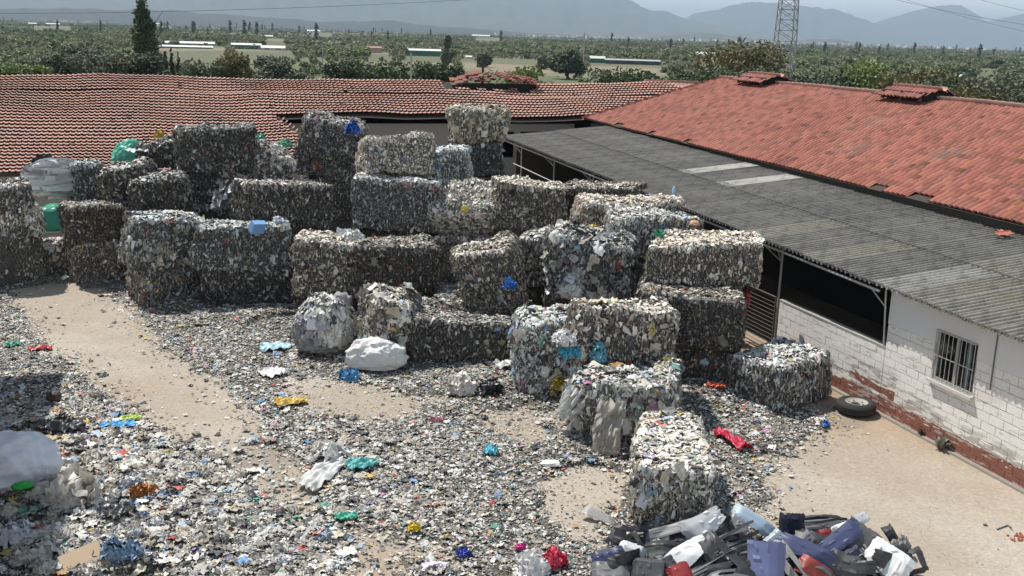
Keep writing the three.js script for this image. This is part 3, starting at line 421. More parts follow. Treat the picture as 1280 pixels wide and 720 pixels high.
// --- left end of the stack
bale('dark upper bale at the left front beside the bare lane', 134, 256, 2.62, 97, 1.3, 1.3, 4, { tone: 'dark', lump: 0.09, showBase: 1, short: 'dark left front bale by the bare lane', under: 'grey', mess: 1 });
bale('tall colour flecked bale, second from the left in the front row', 209, 275, 2.66, 78, 1.38, 1.25, 14, { tone: 'grey', mess: 12, ragSize: 1.3, showBase: 1, short: 'colour flecked second front bale', under: 'colour', lump: 0.12 });
bale('bale with blue box on top, third in the front row', 302, 284, 2.55, 110, 1.3, 1.5, -3, { tone: 'grey', mess: 3, showBase: 1, short: 'front row bale that carries the blue box', under: 'dark', lump: 0.1 });
bale('topmost dark bale of the left stack with a pale crust', 268, 164, 4.95, 95, 1.4, 1.4, 4, { tone: 'dark', mess: 2, lump: 0.1, showBase: 1, showN: 2, short: 'topmost dark bale of the left stack', under: 'dark' });
bale('bale leaning to the right against the topmost dark bale, with green film', 318, 182, 4.45, 78, 2.1, 1.2, 6, { roll: -28, tone: 'grey', mess: 12, ragSize: 1.7, lump: 0.16, rad: 0.3, noBase: 0 });
bale('dark bale with yellow scrap on top left of the topmost bale', 203, 176, 4.45, 50, 1.7, 1.2, -12, { tone: 'dark', mess: 4, lump: 0.14, rad: 0.28, roll: 14 });
bale('dark leftmost bale of the upper row beside the green sack', 158, 212, 3.7, 62, 1.5, 1.2, -8, { tone: 'dark', mess: 3, lump: 0.14, rad: 0.4, roll: 16 });
bale('round topped dark bale with pink scrap on its crown', 198, 222, 3.55, 66, 1.3, 1.1, 0, { tone: 'dark', mess: 2, lump: 0.1, rad: 0.5 });
bale('low shaggy bale cut by the left edge of the picture', 14, 298, 1.5, 74, 1.4, 1.4, 6, { tone: 'grey', mess: 4, lump: 0.13, rad: 0.35 });
bale('pale shaggy bale on the stack at the left edge', 12, 258, 2.6, 66, 1.1, 1.4, -4, { tone: 'pale', mess: 6, lump: 0.14, rad: 0.3 });
bale('small high heap of pressed scraps at the far left edge', 6, 232, 3.3, 60, 0.9, 1.2, 10, { tone: 'grey', mess: 7, lump: 0.16, rad: 0.35 });
bale('dark end of the wrapped bundle beside the white film roll', 112, 208, 3.4, 38, 1.5, 1.2, 12, { tone: 'grey', mess: 2, lump: 0.12, rad: 0.4 });
bale('low bale behind the lane that carries the green bag', 68, 304, 1.22, 84, 1.2, 1.2, 0, { tone: 'grey', mess: 8, ragSize: 1.4, lump: 0.18, rad: 0.3 });
// --- middle of the stack
bale('neat brown grey bale with square edges below the leaning bale', 360, 234, 3.5, 110, 1.65, 1.3, 14, { tone: 'dark', lump: 0.06, rad: 0.1, mess: 0 });
bale('tall tilted bale with blue film near its top', 412, 150, 5.15, 76, 2.25, 1.4, 0, { roll: -13, tone: 'grey', mess: 7, lump: 0.14, rad: 0.25 });
bale('neat grey bale in the middle of the stack under the pale bale', 495, 228, 3.5, 108, 1.65, 1.4, 0, { tone: 'grey', lump: 0.08, mess: 1, under: 'dark' });
bale('pale bale with crumpled top right of the tall tilted bale', 498, 178, 4.75, 88, 1.3, 1.6, 6, { tone: 'pale', pitch: -18, mess: 5, lump: 0.14, rad: 0.25 });
bale('small pale bale beside the yellowish top bale', 560, 190, 4.15, 48, 1.25, 1.6, -4, { tone: 'pale', mess: 2, lump: 0.12 });
bale('shaggy yellowish white bale standing highest before the barn roof', 600, 136, 5.45, 66, 1.4, 1.5, 4, { tone: 'cream', mess: 24, ragSize: 1.2, lump: 0.15, rad: 0.3, showBase: 1, short: 'shaggy yellowish white bale', under: 'dark', size: 1.1 });
bale('wide bale with white film heaped on its left top', 408, 304, 2.42, 92, 1.65, 1.4, -8, { tone: 'grey', mess: 4, lump: 0.12, under: 'dark', rad: 0.25 });
bale('rounded grey bale at the right of the blue film on the wide pair', 500, 306, 2.4, 106, 1.6, 1.5, 10, { tone: 'dark', lump: 0.08, rad: 0.3, mess: 0.5, under: 'dark' });
bale('sunlit bale tipped backward at the centre of the stack', 600, 240, 3.25, 118, 1.7, 1.9, -10, { pitch: -48, roll: 4, tone: 'pale', mess: 3, lump: 0.14, rad: 0.25, under: 'grey', showBase: 1, short: 'sunlit bale tipped backward' });
bale('bale with pale crust and dark front behind the tipped bale', 664, 232, 3.55, 84, 1.5, 1.5, 12, { tone: 'grey', mess: 2.5, lump: 0.12, under: 'dark' });
bale('long dark bale right below the corrugated roof edge', 748, 232, 3.5, 92, 1.45, 1.1, -16, { tone: 'dark', mess: 1, lump: 0.07, rad: 0.12, roll: 4 });
bale('grey bale tilted on its corner at the centre front', 614, 312, 2.65, 78, 1.9, 1.3, 0, { roll: 16, tone: 'grey', mess: 3, lump: 0.12, rad: 0.22 });
bale('shadowed bale squeezed between the tilted bale and the torn bale', 690, 296, 2.75, 76, 1.5, 1.4, -6, { tone: 'grey', mess: 6, lump: 0.15, rad: 0.2, under: 'dark' });
bale('torn bale spilling white bags left of the pale row', 742, 304, 2.95, 100, 1.7, 1.4, 8, { tone: 'grey', mess: 14, ragSize: 1.9, lump: 0.22, rad: 0.35, roll: -8, under: 'dark' });
bale('low dark bale with red shreds behind the white sack', 568, 406, 1.1, 138, 1.05, 1.5, -3, { tone: 'dark', mess: 2, lump: 0.09 });
bale('collapsed bale of white scraps between film bundle and red shredded bale', 492, 376, 1.7, 58, 1.65, 1.4, 8, { tone: 'pale', mess: 12, ragSize: 1.6, lump: 0.2, rad: 0.4 });
// --- right end
bale('pale bale farthest back in the bright row beside the roof', 790, 254, 3.4, 124, 1.2, 2.0, 6, { tone: 'pale', mess: 6, lump: 0.14 });
bale('pale bale with green and yellow bags, middle of the bright row', 818, 275, 3.4, 106, 1.2, 1.9, 6, { tone: 'pale', mess: 8, lump: 0.13 });
bale('large neat pale bale at the right end of the bright row', 882, 309, 3.38, 134, 1.0, 1.9, 2, { tone: 'grey', mess: 1.5, lump: 0.06, rad: 0.08, grain: 0.8, noBase: 1 });
bale('dark squared bale under the large neat pale bale', 863, 371, 2.42, 134, 1.25, 2.4, -4, { tone: 'dark', mess: 1.5, lump: 0.07, rad: 0.12, showBase: 1, short: 'dark squared bale by the gate', under: 'dark' });
bale('bale with lit ragged left side left of the dark squared bale', 790, 391, 2.5, 112, 1.3, 1.3, 16, { tone: 'grey', mess: 10, ragSize: 1.3, lump: 0.13, under: 'colour' });
bale('ragged bale carrying a pale plastic sheet left of the ragged pair', 682, 402, 1.9, 74, 1.85, 1.4, -8, { tone: 'pale', mess: 11, ragSize: 1.5, lump: 0.2, rad: 0.35 });
bale('low bale draped with clear film behind the lone bale', 778, 482, 1.35, 128, 1.3, 1.4, -4, { tone: 'pale', mess: 14, ragSize: 1.4, lump: 0.14 });
bale('lone bale standing nearest in front of the heap', 836, 580, 1.26, 108, 1.26, 2.75, 3, { w: 1.3, tone: 'pale', mess: 9, ragSize: 1.25, lump: 0.1, rad: 0.13, size: 1.05, dens: 1.2 });
bale('pale topped bale standing alone near the white wall', 1009, 450, 1.15, 0, 1.15, 1.5, 56, { w: 2.1, still: 1, warp: 0.05, tone: 'grey', mess: 2, lump: 0.08, rad: 0.12, grain: 0.8 });

// ---------------------------------------------------------------- loose litter on the yard
const inPoly = (x, z, P) => { let s = false; for (let i = 0, j = P.length - 1; i < P.length; j = i++) if ((P[i].z > z) !== (P[j].z > z) && x < (P[j].x - P[i].x) * (z - P[i].z) / (P[j].z - P[i].z) + P[i].x) s = !s; return s; };
const poly = (l) => l.map(([x, y]) => at(x, y, 0));
const BARE = [
  [0.012, poly([[10, 362], [100, 352], [165, 384], [205, 432], [268, 478], [322, 520], [330, 548], [262, 570], [205, 548], [150, 508], [95, 462], [45, 420]])],
  [0.004, poly([[1046, 512], [1005, 556], [962, 596], [968, 628], [930, 650], [1000, 690], [1100, 760], [1500, 760], [1420, 690], [1160, 545], [1080, 505]])],
  [0.12, poly([[345, 470], [420, 476], [480, 488], [530, 504], [505, 532], [430, 530], [370, 505]])],
  [0.2, poly([[585, 520], [640, 512], [705, 552], [650, 560]])],
  [0.05, poly([[690, 596], [735, 580], [772, 590], [772, 648], [752, 690], [700, 672], [668, 642]])],
  [0.14, poly([[262, 560], [330, 555], [392, 578], [405, 640], [375, 652], [310, 612]])],
  [0.12, poly([[432, 668], [470, 652], [500, 680], [505, 740], [430, 740]])],
];
const HEAPS = [[40, 640, 2.2, 0.5], [150, 640, 2.0, 0.28], [30, 560, 1.8, 0.35], [110, 720, 2.0, 0.3], [620, 440, 1.5, 0.45], [560, 400, 1.6, 0.55], [690, 470, 1.3, 0.5], [600, 415, 1.6, 1.6], [545, 425, 1.5, 1.4], [480, 440, 1.0, 0.3], [870, 500, 1.3, 0.45], [910, 480, 1.4, 0.5], [700, 560, 1.2, 0.2], [640, 480, 1.6, 0.3], [330, 400, 1.8, 0.3], [235, 378, 1.2, 0.25], [360, 420, 1.3, 0.2], [110, 350, 1.4, 0.25], [60, 345, 1.3, 0.4], [520, 590, 2.5, 0.1], [600, 650, 2, 0.1], [940, 545, 1.0, 0.15], [870, 690, 1.0, 0.2], [70, 320, 1.6, 0.8], [660, 415, 1.2, 1.0], [520, 415, 1.2, 1.0], [450, 415, 1.2, 0.5], [660, 400, 1.2, 0.8], [420, 400, 1.5, 0.3]].map(([x, y, s, h]) => [at(x, y, 0), s, h]);
const density = (x, z) => {
  const wx = x + 0.55 * fbm(x * 0.9, z * 0.9, 5, 3), wz = z + 0.55 * fbm(x * 0.9, z * 0.9, 15, 3); let d = 1; for (const [k, P] of BARE) if (inPoly(wx, wz, P)) d = Math.min(d, k);
  if (x > 14.4 || x < -9) d *= 0.05; const n = fbm(x * 0.55, z * 0.55, 33, 3); if (d > 0.5) d *= clamp(0.85 + n * 1.6, 0.12, 1); return d;
};
const heapY = (x, z) => { let h = 0; for (const [p, s, k] of HEAPS) { const q = ((x - p.x) ** 2 + (z - p.z) ** 2) / (s * s); if (q < 4) h = Math.max(h, k * Math.exp(-q * 1.3) - k * 0.005); } return h * (0.85 + 0.5 * fbm(x * 1.6, z * 1.6, 3, 3)); };
{
  const x0 = -9, x1 = 15.4, z0 = -39, z1 = -12.6, st = 0.1, nx = Math.round((x1 - x0) / st), nz = Math.round((z1 - z0) / st), DM = new Float32Array((nx + 1) * (nz + 1)), P = [], uv = [], I = [];
  for (let i = 0; i <= nx; i++) for (let j = 0; j <= nz; j++) { const x = x0 + i * st, z = z0 + j * st, d = density(x, z); DM[i * (nz + 1) + j] = d; P.push(x, heapY(x, z) * smooth(0.1, 0.6, d) + (d > 0.5 ? 0.006 + 0.02 * (fbm(x * 4, z * 4, 8, 2) + 0.1) * smooth(0.5, 0.85, d) : -0.05), z); uv.push(x / 1.6, z / 1.6); }
  for (let i = 0; i < nx; i++) for (let j = 0; j < nz; j++) { const a = i * (nz + 1) + j, b = a + nz + 1; if (P[a * 3 + 1] < -0.03 && P[b * 3 + 1] < -0.03 && P[a * 3 + 4] < -0.03 && P[b * 3 + 4] < -0.03) continue; I.push(a, a + 1, b, b, a + 1, b + 1); }
  const g = new THREE.BufferGeometry(); g.setAttribute('position', new THREE.Float32BufferAttribute(P, 3)); g.setAttribute('uv', new THREE.Float32BufferAttribute(uv, 2)); g.setIndex(I); g.computeVertexNormals();
  const map = grainMap('colour', 333), bed = new THREE.Mesh(g, std([0.95, 0.9, 0.82], 0.85, { map, bumpMap: map, bumpScale: 0.01 })); bed.name = 'litter_bed'; bed.receiveShadow = bed.castShadow = true; bed.userData = { kind: 'stuff', label: 'trodden layer of plastic scraps covering the yard', category: 'litter' }; scene.add(bed);
  const levelAt = (x, z) => { const i = clamp(Math.round((x - x0) / st), 0, nx), j = clamp(Math.round((z - z0) / st), 0, nz); return Math.max(0.004, P[(i * (nz + 1) + j) * 3 + 1]); };
  globalThis.levelAt = levelAt;
  // shapes of loose pieces
  const r = rand(4242), shapes = [], up = V(0, 1, 0);
  for (let k = 0; k < 9; k++) { const T = new Tris(), q = rand(500 + k), w = [1, 1, 1]; if (k < 3) flake(T, V(0, 0.12, 0), up, V(1, 0, 0), 1, 0.3 + 0.15 * k, q, w); else if (k < 6) rag(T, V(0, 0.15, 0), up, V(1, 0, 0), 1, 0.45 + 0.08 * k, q, w, 4, 0.4, 0.2); else rag(T, V(0, 0.2, 0), up, V(1, 0, 0), 1, 0.8, q, w, 7, 0.45, 0.15); const g2 = T.geo(); g2.deleteAttribute('color'); shapes.push(g2); }
  const lists = shapes.map(() => []), e = new THREE.Euler(), Q = new THREE.Quaternion(), mat = std([1, 1, 1], 0.55);
  const big = at(60, 660, 0); let tries = 0, made = 0;
  const dead = [[0.22, 0.2, 0.17], [0.07, 0.07, 0.07], [0.42, 0.37, 0.3], [0.34, 0.3, 0.24]];
  while (made < 240000 && tries++ < 1100000) {
    const x = x0 + r() * (x1 - x0), z = z0 + r() * (z1 - z0), ja = r() * 6.283, jb = 0.7 * Math.sqrt(-Math.log(1 - r() * 0.99)) * (r() < 0.6 ? 0.25 : 1), d = DM[clamp(Math.round((x + Math.cos(ja) * jb - x0) / st), 0, nx) * (nz + 1) + clamp(Math.round((z + Math.sin(ja) * jb - z0) / st), 0, nz)];
    const near = smooth(9, 2, Math.hypot(x - big.x, z - big.z)); if (r() > d * (z < -34 ? 0.4 : 1)) continue; made++;
    const loose = d < 0.3, k = r() < (loose ? 0.8 : 0.62 - 0.3 * near) ? (r() * 3) | 0 : r() < 0.85 ? 3 + ((r() * 3) | 0) : 6 + ((r() * 3) | 0), s = (k < 3 ? 0.016 + 0.036 * r() * r() : k < 6 ? 0.02 + 0.04 * r() * r() : 0.045 + 0.08 * r() * r()) * (1 + 1.1 * near * r()) * (loose ? 0.6 : 1);
    e.set((r() - 0.5) * (loose ? 0.4 : 0.7), r() * 6.283, (r() - 0.5) * (loose ? 0.4 : 0.7)); Q.setFromEuler(e);
    const c = r() < 0.25 ? dead[(r() * 4) | 0] : pick(r() < 0.45 ? PAL.colour : PAL.grey, r), v = 0.8 + 0.35 * r(); lists[k].push([new THREE.Matrix4().compose(V(x, levelAt(x, z) + 0.004 + (loose ? 0 : r() * 0.025), z), Q, V(s, s, s)), rgb(c[0] * v, c[1] * v, c[2] * v)]);
  }
  lists.forEach((l, k) => { const m = instanced(numbered('litter'), shapes[k], mat, l, scene); m.userData.label = ['narrow bent strips of plastic strewn over the yard', 'wider bent strips of plastic strewn over the yard', 'broad bent chips of plastic strewn over the yard', 'small crumpled scraps strewn over the yard', 'crumpled square scraps strewn over the yard', 'broad crumpled scraps strewn over the yard', 'larger crumpled rags of film in the litter', 'folded rags of film in the litter', 'wide torn rags of film in the litter'][k]; m.userData.category = 'litter'; });
}

// ---------------------------------------------------------------- single pieces: sheets, bags, sacks, boxes
function sheetGeo2(w, l, seed, amp, n = 18, droop = 0) {   // crumpled sheet with a little thickness, lying in x-z
  const T = [], I = [], r = rand(seed), k = r() * 50; for (let s = 0; s < 2; s++) for (let i = 0; i <= n; i++) for (let j = 0; j <= n; j++) {
    const x = i / n * 2 - 1, y = j / n * 2 - 1, e = 1 + 0.45 * fbm(x * 1.3 + k, y * 1.3, 7, 2), rd = 1 - 0.12 * (x * x * y * y), q = fbm(x * 2.1 + k, y * 2.1, k, 4), c = 0.5 - Math.abs(fbm(x * 2.1, y * 2.1 + k, k + 5, 2)) * 2.4;
    T.push(x * w / 2 * e * rd, amp * (q * 1.2 + c * 0.35 + 0.4) - droop * (x * x + y * y) - s * 0.006, y * l / 2 * e * rd); }
  const m = (n + 1) * (n + 1); for (let s = 0; s < 2; s++) for (let i = 0; i < n; i++) for (let j = 0; j < n; j++) { const a = s * m + i * (n + 1) + j, b = a + n + 1; if (s) I.push(a, b, a + 1, b, b + 1, a + 1); else I.push(a, a + 1, b, b, a + 1, b + 1); }
  const g = new THREE.BufferGeometry(); g.setAttribute('position', new THREE.Float32BufferAttribute(T, 3)); g.setIndex(I); g.computeVertexNormals(); return g;
}
function bagGeo(w, h, l, seed, crease = 0.12, flat = 0.5, detail = 0) {   // filled or balled bag: facets, folds and creases, sagging onto what it lies on
  const big = Math.max(w, h, l), g = mergeVertices(new THREE.IcosahedronGeometry(1, detail || (big > 1 ? 15 : 10)).deleteAttribute('uv').deleteAttribute('normal'), 1e-4), p = g.attributes.position, k = (seed * 13.7) % 50, r = rand(seed * 31 + 7), planes = [];
  for (let i = 0; i < 34; i++) { const n = V(r() - 0.5, r() - 0.5, r() - 0.5).normalize(); planes.push([n, 0.72 + 0.34 * r()]); }
  for (let i = 0; i < p.count; i++) {
    const v = V().fromBufferAttribute(p, i).normalize(); let f = 1.25; for (const [n, d] of planes) { const t = n.dot(v); if (t > 0.2) f = Math.min(f, d / t); }
    const q = fbm(v.x * 1.4 + k, v.y * 1.4, v.z * 1.4, 2), c = Math.pow(1 - Math.min(1, Math.abs(fbm(v.x * 2.6 + k, v.y * 2.2, v.z * 2.6 + 3, 2)) * 3.2), 2), c2 = Math.pow(1 - Math.min(1, Math.abs(N3(v.x * 6.5 + k, v.y * 4, v.z * 6.5)) * 2.4), 2); const s = mixn(1, f, clamp(crease * 4, 0.3, 1)) * (1 + 0.3 * q) + crease * (0.8 * c + 0.45 * c2 - 0.5);
    const sq = (t, e) => Math.sign(t) * Math.pow(Math.abs(t), e); p.setXYZ(i, sq(v.x, 0.85) * s * w / 2, (v.y < 0 ? sq(v.y, 0.55) * flat : v.y * s) * h / (1 + flat) + h * flat / (1 + flat), sq(v.z, 0.85) * s * l / 2); }
  g.computeVertexNormals(); return g;
}
function crumpleGeo(w, h, l, seed) {   // balled film: many creased folds of one sheet
  const r = rand(seed * 77 + 3), T = new Tris(), n = 26, m = 7; for (let i = 0; i < n; i++) { const a = r() * 6.283, e = Math.acos(1 - 1.05 * r()), d = V(Math.sin(e) * Math.cos(a), Math.cos(e), Math.sin(e) * Math.sin(a)), p = V(d.x * w * 0.36, (0.18 + 0.5 * Math.max(0, d.y) * (0.6 + 0.6 * r())) * h, d.z * l * 0.36), nn = d.clone().add(V(r() - 0.5, r() - 0.5, r() - 0.5).multiplyScalar(0.9)).normalize(); let u = tangent(nn, r); if (r() < 0.5) u = V(0.6 * (r() - 0.5), -1, 0.6 * (r() - 0.5)).addScaledVector(nn, nn.y).normalize(); rag(T, p, nn, u, Math.min(w, Math.max(h, l)) * (0.28 + 0.18 * r()), Math.min(w, l) * (0.18 + 0.16 * r()), r, [1, 1, 1], m, 0.5, 0.22); }
  const g = T.geo(); g.deleteAttribute('color'); const p = g.attributes.position; for (let i = 0; i < p.count; i++) if (p.getY(i) < 0.01) p.setY(i, 0.01); g.computeVertexNormals(); return g;
}
function wrapGeo(w, h, l, seed) {   // roll of film: long folds wound round a bulging core
  const r = rand(seed), T = new Tris(); for (let k = 0; k < 170; k++) { const y0 = r() * 0.96 + 0.02, a0 = r() * 6.283, len = 0.8 + 1.6 * r(), dy = (r() - 0.5) * 0.25, wd = 0.03 + 0.05 * r(), c = 0.3 + 0.45 * r(), s0 = T.p.length / 3, n = 12; for (let i = 0; i <= n; i++) { const t = i / n, a = a0 + len * t, y = y0 + dy * t, rr = Math.sqrt(Math.max(0.04, 1 - Math.pow(Math.abs(y * 2 - 1), 2.4))) * (0.95 + 0.1 * r() + 0.12 * (k % 7) / 7); for (const q of [-1, 1]) { const e = (1 - Math.pow(2 * t - 1, 4)) * wd * q; T.v(Math.cos(a) * rr * w / 2 * (1 + (q > 0 ? 0.03 : 0)), (y + e) * h, Math.sin(a) * rr * l / 2 * (1 + (q > 0 ? 0.03 : 0)), [c, c, c * 1.04]); } } for (let i = 0; i < n; i++) { const a = s0 + i * 2; T.i.push(a, a + 1, a + 2, a + 1, a + 3, a + 2); } }
  const core = mergeVertices(new THREE.SphereGeometry(1, 24, 16).deleteAttribute('uv').deleteAttribute('normal'), 1e-4), p = core.attributes.position, s0 = T.p.length / 3; for (let i = 0; i < p.count; i++) { const y = p.getY(i), rr = Math.sqrt(Math.max(0.02, 1 - Math.pow(Math.abs(y), 2.4))) / Math.max(0.05, Math.hypot(p.getX(i), p.getZ(i))); T.v(p.getX(i) * rr * w * 0.485, (y * 0.5 + 0.5) * h, p.getZ(i) * rr * l * 0.485, [0.4, 0.4, 0.42]); } for (let i = 0; i < core.index.count; i++) T.i.push(s0 + core.index.getX(i)); return T.geo();
}
const film = (c, ro = 0.4) => new THREE.MeshPhysicalMaterial({ color: rgb(...c), roughness: ro, side: THREE.DoubleSide, specularIntensity: 0.8 });
const clearFilm = (c, t = 0.5) => new THREE.MeshPhysicalMaterial({ color: rgb(...c), roughness: 0.75, transmission: t, thickness: 0, side: THREE.DoubleSide });
// a piece whose centre shows at px, py and lies on the ground, or on height h
function sheet(name, label, cat, px, py, w, l, c, o = {}) {
  let p = at(px, py, o.h ?? 0.05); if (o.h === undefined) p.y = levelAt(p.x, p.z) + 0.02; const yaw = -azim(p) + (o.turn || 0) * D;
  const g = o.geo ? o.geo : o.bag ? ((o.crease ?? 0.2) >= 0.15 && !(w > 1.2 && (o.crease ?? 0.2) < 0.2) ? crumpleGeo(w, o.bag, l, px + py) : bagGeo(w, o.bag, l, px + py, o.crease ?? 0.2)) : sheetGeo2(w, l, px * 3 + py, o.amp ?? 0.08, o.n ?? 18, o.droop || 0);
  const m = single(name, g, o.mat || film(c, o.rough), label, cat, p, o.group); m.rotation.order = 'YXZ'; m.rotation.set((o.tilt || 0) * D, yaw, (o.roll || 0) * D); return m;
}
// larger rags of film among the litter of the lower left
{
  const r = rand(2468), G = [1, 2, 3, 4].map((k) => crumpleGeo(1, 0.42, 0.8, k * 19)), L = G.map(() => []), c0 = at(120, 650, 0), cols = [[0.72, 0.7, 0.65], [0.6, 0.57, 0.5], [0.5, 0.48, 0.44], [0.66, 0.66, 0.66], [0.1, 0.1, 0.1], [0.3, 0.36, 0.44], [0.55, 0.5, 0.4]];
  for (let i = 0; i < 190; i++) { const near = i < 130, x = near ? c0.x + (r() + r() - 1) * 4.2 : -8 + r() * 20, z = near ? c0.z + (r() + r() - 1) * 4.2 : -14 - r() * 18; if (density(x, z) < 0.5) continue; const s = 0.16 + 0.3 * r() * (near ? 1 : 0.5), c = cols[(r() * 7) | 0]; L[(r() * 4) | 0].push([new THREE.Matrix4().compose(V(x, levelAt(x, z) - 0.01, z), new THREE.Quaternion().setFromEuler(new THREE.Euler((r() - 0.5) * 0.3, r() * 6.28, (r() - 0.5) * 0.3)), V(s, s * (0.5 + 0.5 * r()), s)), rgb(...c)]); }
  L.forEach((l, k) => { const m = instanced(numbered('film_rags'), G[k], std([1, 1, 1], 0.5), l, scene); m.userData.label = ['balled film rags scattered in the litter', 'folded film rags scattered in the litter', 'spread film rags scattered in the litter', 'torn film rags scattered in the litter'][k]; m.userData.category = 'litter'; });
}
// on the ground
sheet('white_sack', 'bulging white woven sack lying before the red shredded bale', 'sack', 470, 460, 1.6, 0.85, [0.72, 0.71, 0.68], { bag: 0.8, crease: 0.12, turn: -8, rough: 0.6 });
sheet('blue_bag', 'crumpled blue bag at the left end of the white sack', 'bag', 437, 472, 0.5, 0.45, [0.12, 0.33, 0.58], { bag: 0.25, crease: 0.25 });
sheet('orange_bag', 'orange brown bag at the foot of the red shredded bale', 'bag', 601, 450, 0.42, 0.36, [0.42, 0.2, 0.03], { bag: 0.26, crease: 0.22 });
sheet('plastic_sheet', 'bright blue plastic sheet lying on the litter by the bare lane', 'sheet', 148, 535, 0.75, 0.3, [0.06, 0.36, 0.72], { amp: 0.1, turn: -6 });
sheet('plastic_sheet', 'lime green plastic rag beside the bright blue sheet', 'sheet', 163, 525, 0.45, 0.3, [0.42, 0.55, 0.12], { amp: 0.1 });
sheet('plastic_sheet', 'light blue crumpled sheet left of the film bundle', 'sheet', 344, 436, 0.85, 0.55, [0.38, 0.58, 0.66], { amp: 0.16 });
sheet('plastic_sheet', 'pointed white sheet on the litter below the light blue sheet', 'sheet', 341, 467, 0.6, 0.62, [0.8, 0.79, 0.76], { amp: 0.16, turn: 25 });
{
  const a = sheet('film_strip', 'long strip of clear film trailing over the bare patch', 'film', 402, 596, 0.5, 1.5, [0.66, 0.65, 0.62], { amp: 0.16, turn: -28, mat: clearFilm([0.78, 0.77, 0.74], 0.35), n: 24 });
  sheet('film_bundle', 'crumpled clear film at the upper end of the trailing strip', 'film', 410, 573, 0.85, 0.6, [0.7, 0.7, 0.68], { bag: 0.3, crease: 0.28, mat: clearFilm([0.78, 0.77, 0.74], 0.35) });
}
sheet('rag', 'crumpled orange brown rag in the lower left litter', 'rag', 181, 629, 0.55, 0.42, [0.42, 0.16, 0.04], { bag: 0.32, crease: 0.28 });
sheet('rag', 'red rag at the left side of the bare lane', 'rag', 50, 436, 0.6, 0.25, [0.5, 0.05, 0.05], { amp: 0.1 });
sheet('plastic_sheet', 'green plastic rag at the left edge above the shade', 'sheet', 16, 431, 0.4, 0.35, [0.08, 0.32, 0.22], { amp: 0.14 });
sheet('plastic_sheet', 'yellow rags in the litter left of the bare patch', 'sheet', 362, 503, 0.75, 0.4, [0.6, 0.4, 0.08], { amp: 0.14 });
sheet('red_film', 'shreds of bright red film right of the lone bale', 'film', 914, 554, 0.34, 1.15, [0.5, 0.03, 0.07], { amp: 0.2, turn: 38, n: 26 });
sheet('red_film', 'small orange red scrap above the red film shreds', 'film', 893, 500, 0.45, 0.25, [0.62, 0.1, 0.04], { amp: 0.15 });
sheet('blue_scrap', 'small blue lid at the right rim of the litter', 'scrap', 1032, 532, 0.22, 0.18, [0.08, 0.2, 0.6], { bag: 0.13 });
sheet('plastic_sheet', 'teal crumpled sheet in the middle of the litter field', 'sheet', 452, 587, 0.65, 0.4, [0.1, 0.38, 0.36], { amp: 0.18 });
sheet('plastic_sheet', 'green rag at the foot of the litter field', 'sheet', 432, 648, 0.42, 0.22, [0.12, 0.45, 0.32], { amp: 0.12 });
sheet('yellow_scrap', 'bright yellow scrap in the lower middle litter', 'scrap', 517, 664, 0.22, 0.2, [0.7, 0.5, 0.04], { bag: 0.12 });
sheet('blue_scrap', 'deep blue scrap at the lower edge of the litter', 'scrap', 580, 695, 0.36, 0.18, [0.07, 0.1, 0.5], { bag: 0.12 });
sheet('paper_sheet', 'pale lilac paper lying at the lower edge', 'paper', 543, 708, 0.4, 0.28, [0.66, 0.62, 0.72], { amp: 0.03 });
sheet('red_bag', 'small red bag at the bottom edge before the car parts', 'bag', 693, 706, 0.42, 0.4, [0.6, 0.05, 0.09], { bag: 0.32, crease: 0.26 });
sheet('white_film', 'white film heaped beside the small red bag', 'film', 668, 712, 0.55, 0.65, [0.78, 0.77, 0.75], { bag: 0.28, crease: 0.26, mat: clearFilm([0.82, 0.81, 0.79], 0.3) });
sheet('magenta_scrap', 'small magenta scrap in the lower right litter', 'scrap', 650, 688, 0.22, 0.16, [0.65, 0.05, 0.28], { bag: 0.11 });
sheet('pink_scrap', 'pale pink scrap in the upper middle litter', 'scrap', 545, 527, 0.4, 0.2, [0.62, 0.28, 0.34], { bag: 0.12 });
sheet('white_plate', 'white oval plastic plate left of the lone bale', 'plate', 688, 583, 0.42, 0.26, [0.78, 0.77, 0.75], { bag: 0.1, crease: 0.03 });
sheet('blue_scrap', 'turquoise scrap in the litter right of the trailing film', 'scrap', 613, 568, 0.3, 0.35, [0.14, 0.5, 0.6], { amp: 0.2 });
sheet('film_heap', 'heap of white and pink film before the low dark bale', 'film', 578, 492, 0.85, 0.7, [0.72, 0.66, 0.6], { bag: 0.42, crease: 0.25 });
sheet('black_bag', 'torn black bag beside the white and pink film heap', 'bag', 612, 495, 0.65, 0.5, [0.035, 0.035, 0.035], { bag: 0.3, crease: 0.28 });
sheet('plastic_sheet', 'white crumpled film before the ragged pale sheet bale', 'sheet', 640, 470, 0.9, 0.5, [0.74, 0.73, 0.7], { amp: 0.25 });
// lower left corner
sheet('big_bag', 'large white woven bulk bag half in shade in the lower left corner', 'bulk bag', 6, 632, 1.9, 1.3, [0.72, 0.73, 0.78], { bag: 1.0, crease: 0.12, rough: 0.65 });
sheet('green_bottle', 'crushed green bottle lying on the white bulk bag', 'bottle', 28, 611, 0.34, 0.16, [0.02, 0.34, 0.05], { bag: 0.14, crease: 0.1, h: 0.78 });
sheet('clear_film', 'grey clear film bulging right of the white bulk bag', 'film', 88, 645, 1.1, 0.95, [0.58, 0.55, 0.49], { bag: 0.42, crease: 0.28, mat: clearFilm([0.66, 0.63, 0.56], 0.3) });
sheet('clear_film', 'pale film piece beside the cardboard in the lower left', 'film', 68, 688, 0.75, 0.5, [0.7, 0.67, 0.6], { bag: 0.3, crease: 0.24, mat: clearFilm([0.76, 0.73, 0.66], 0.25) });
sheet('clear_film', 'balled clear bag in the shade below the bulk bag', 'film', 22, 690, 0.6, 0.5, [0.62, 0.63, 0.66], { bag: 0.36, crease: 0.26 });
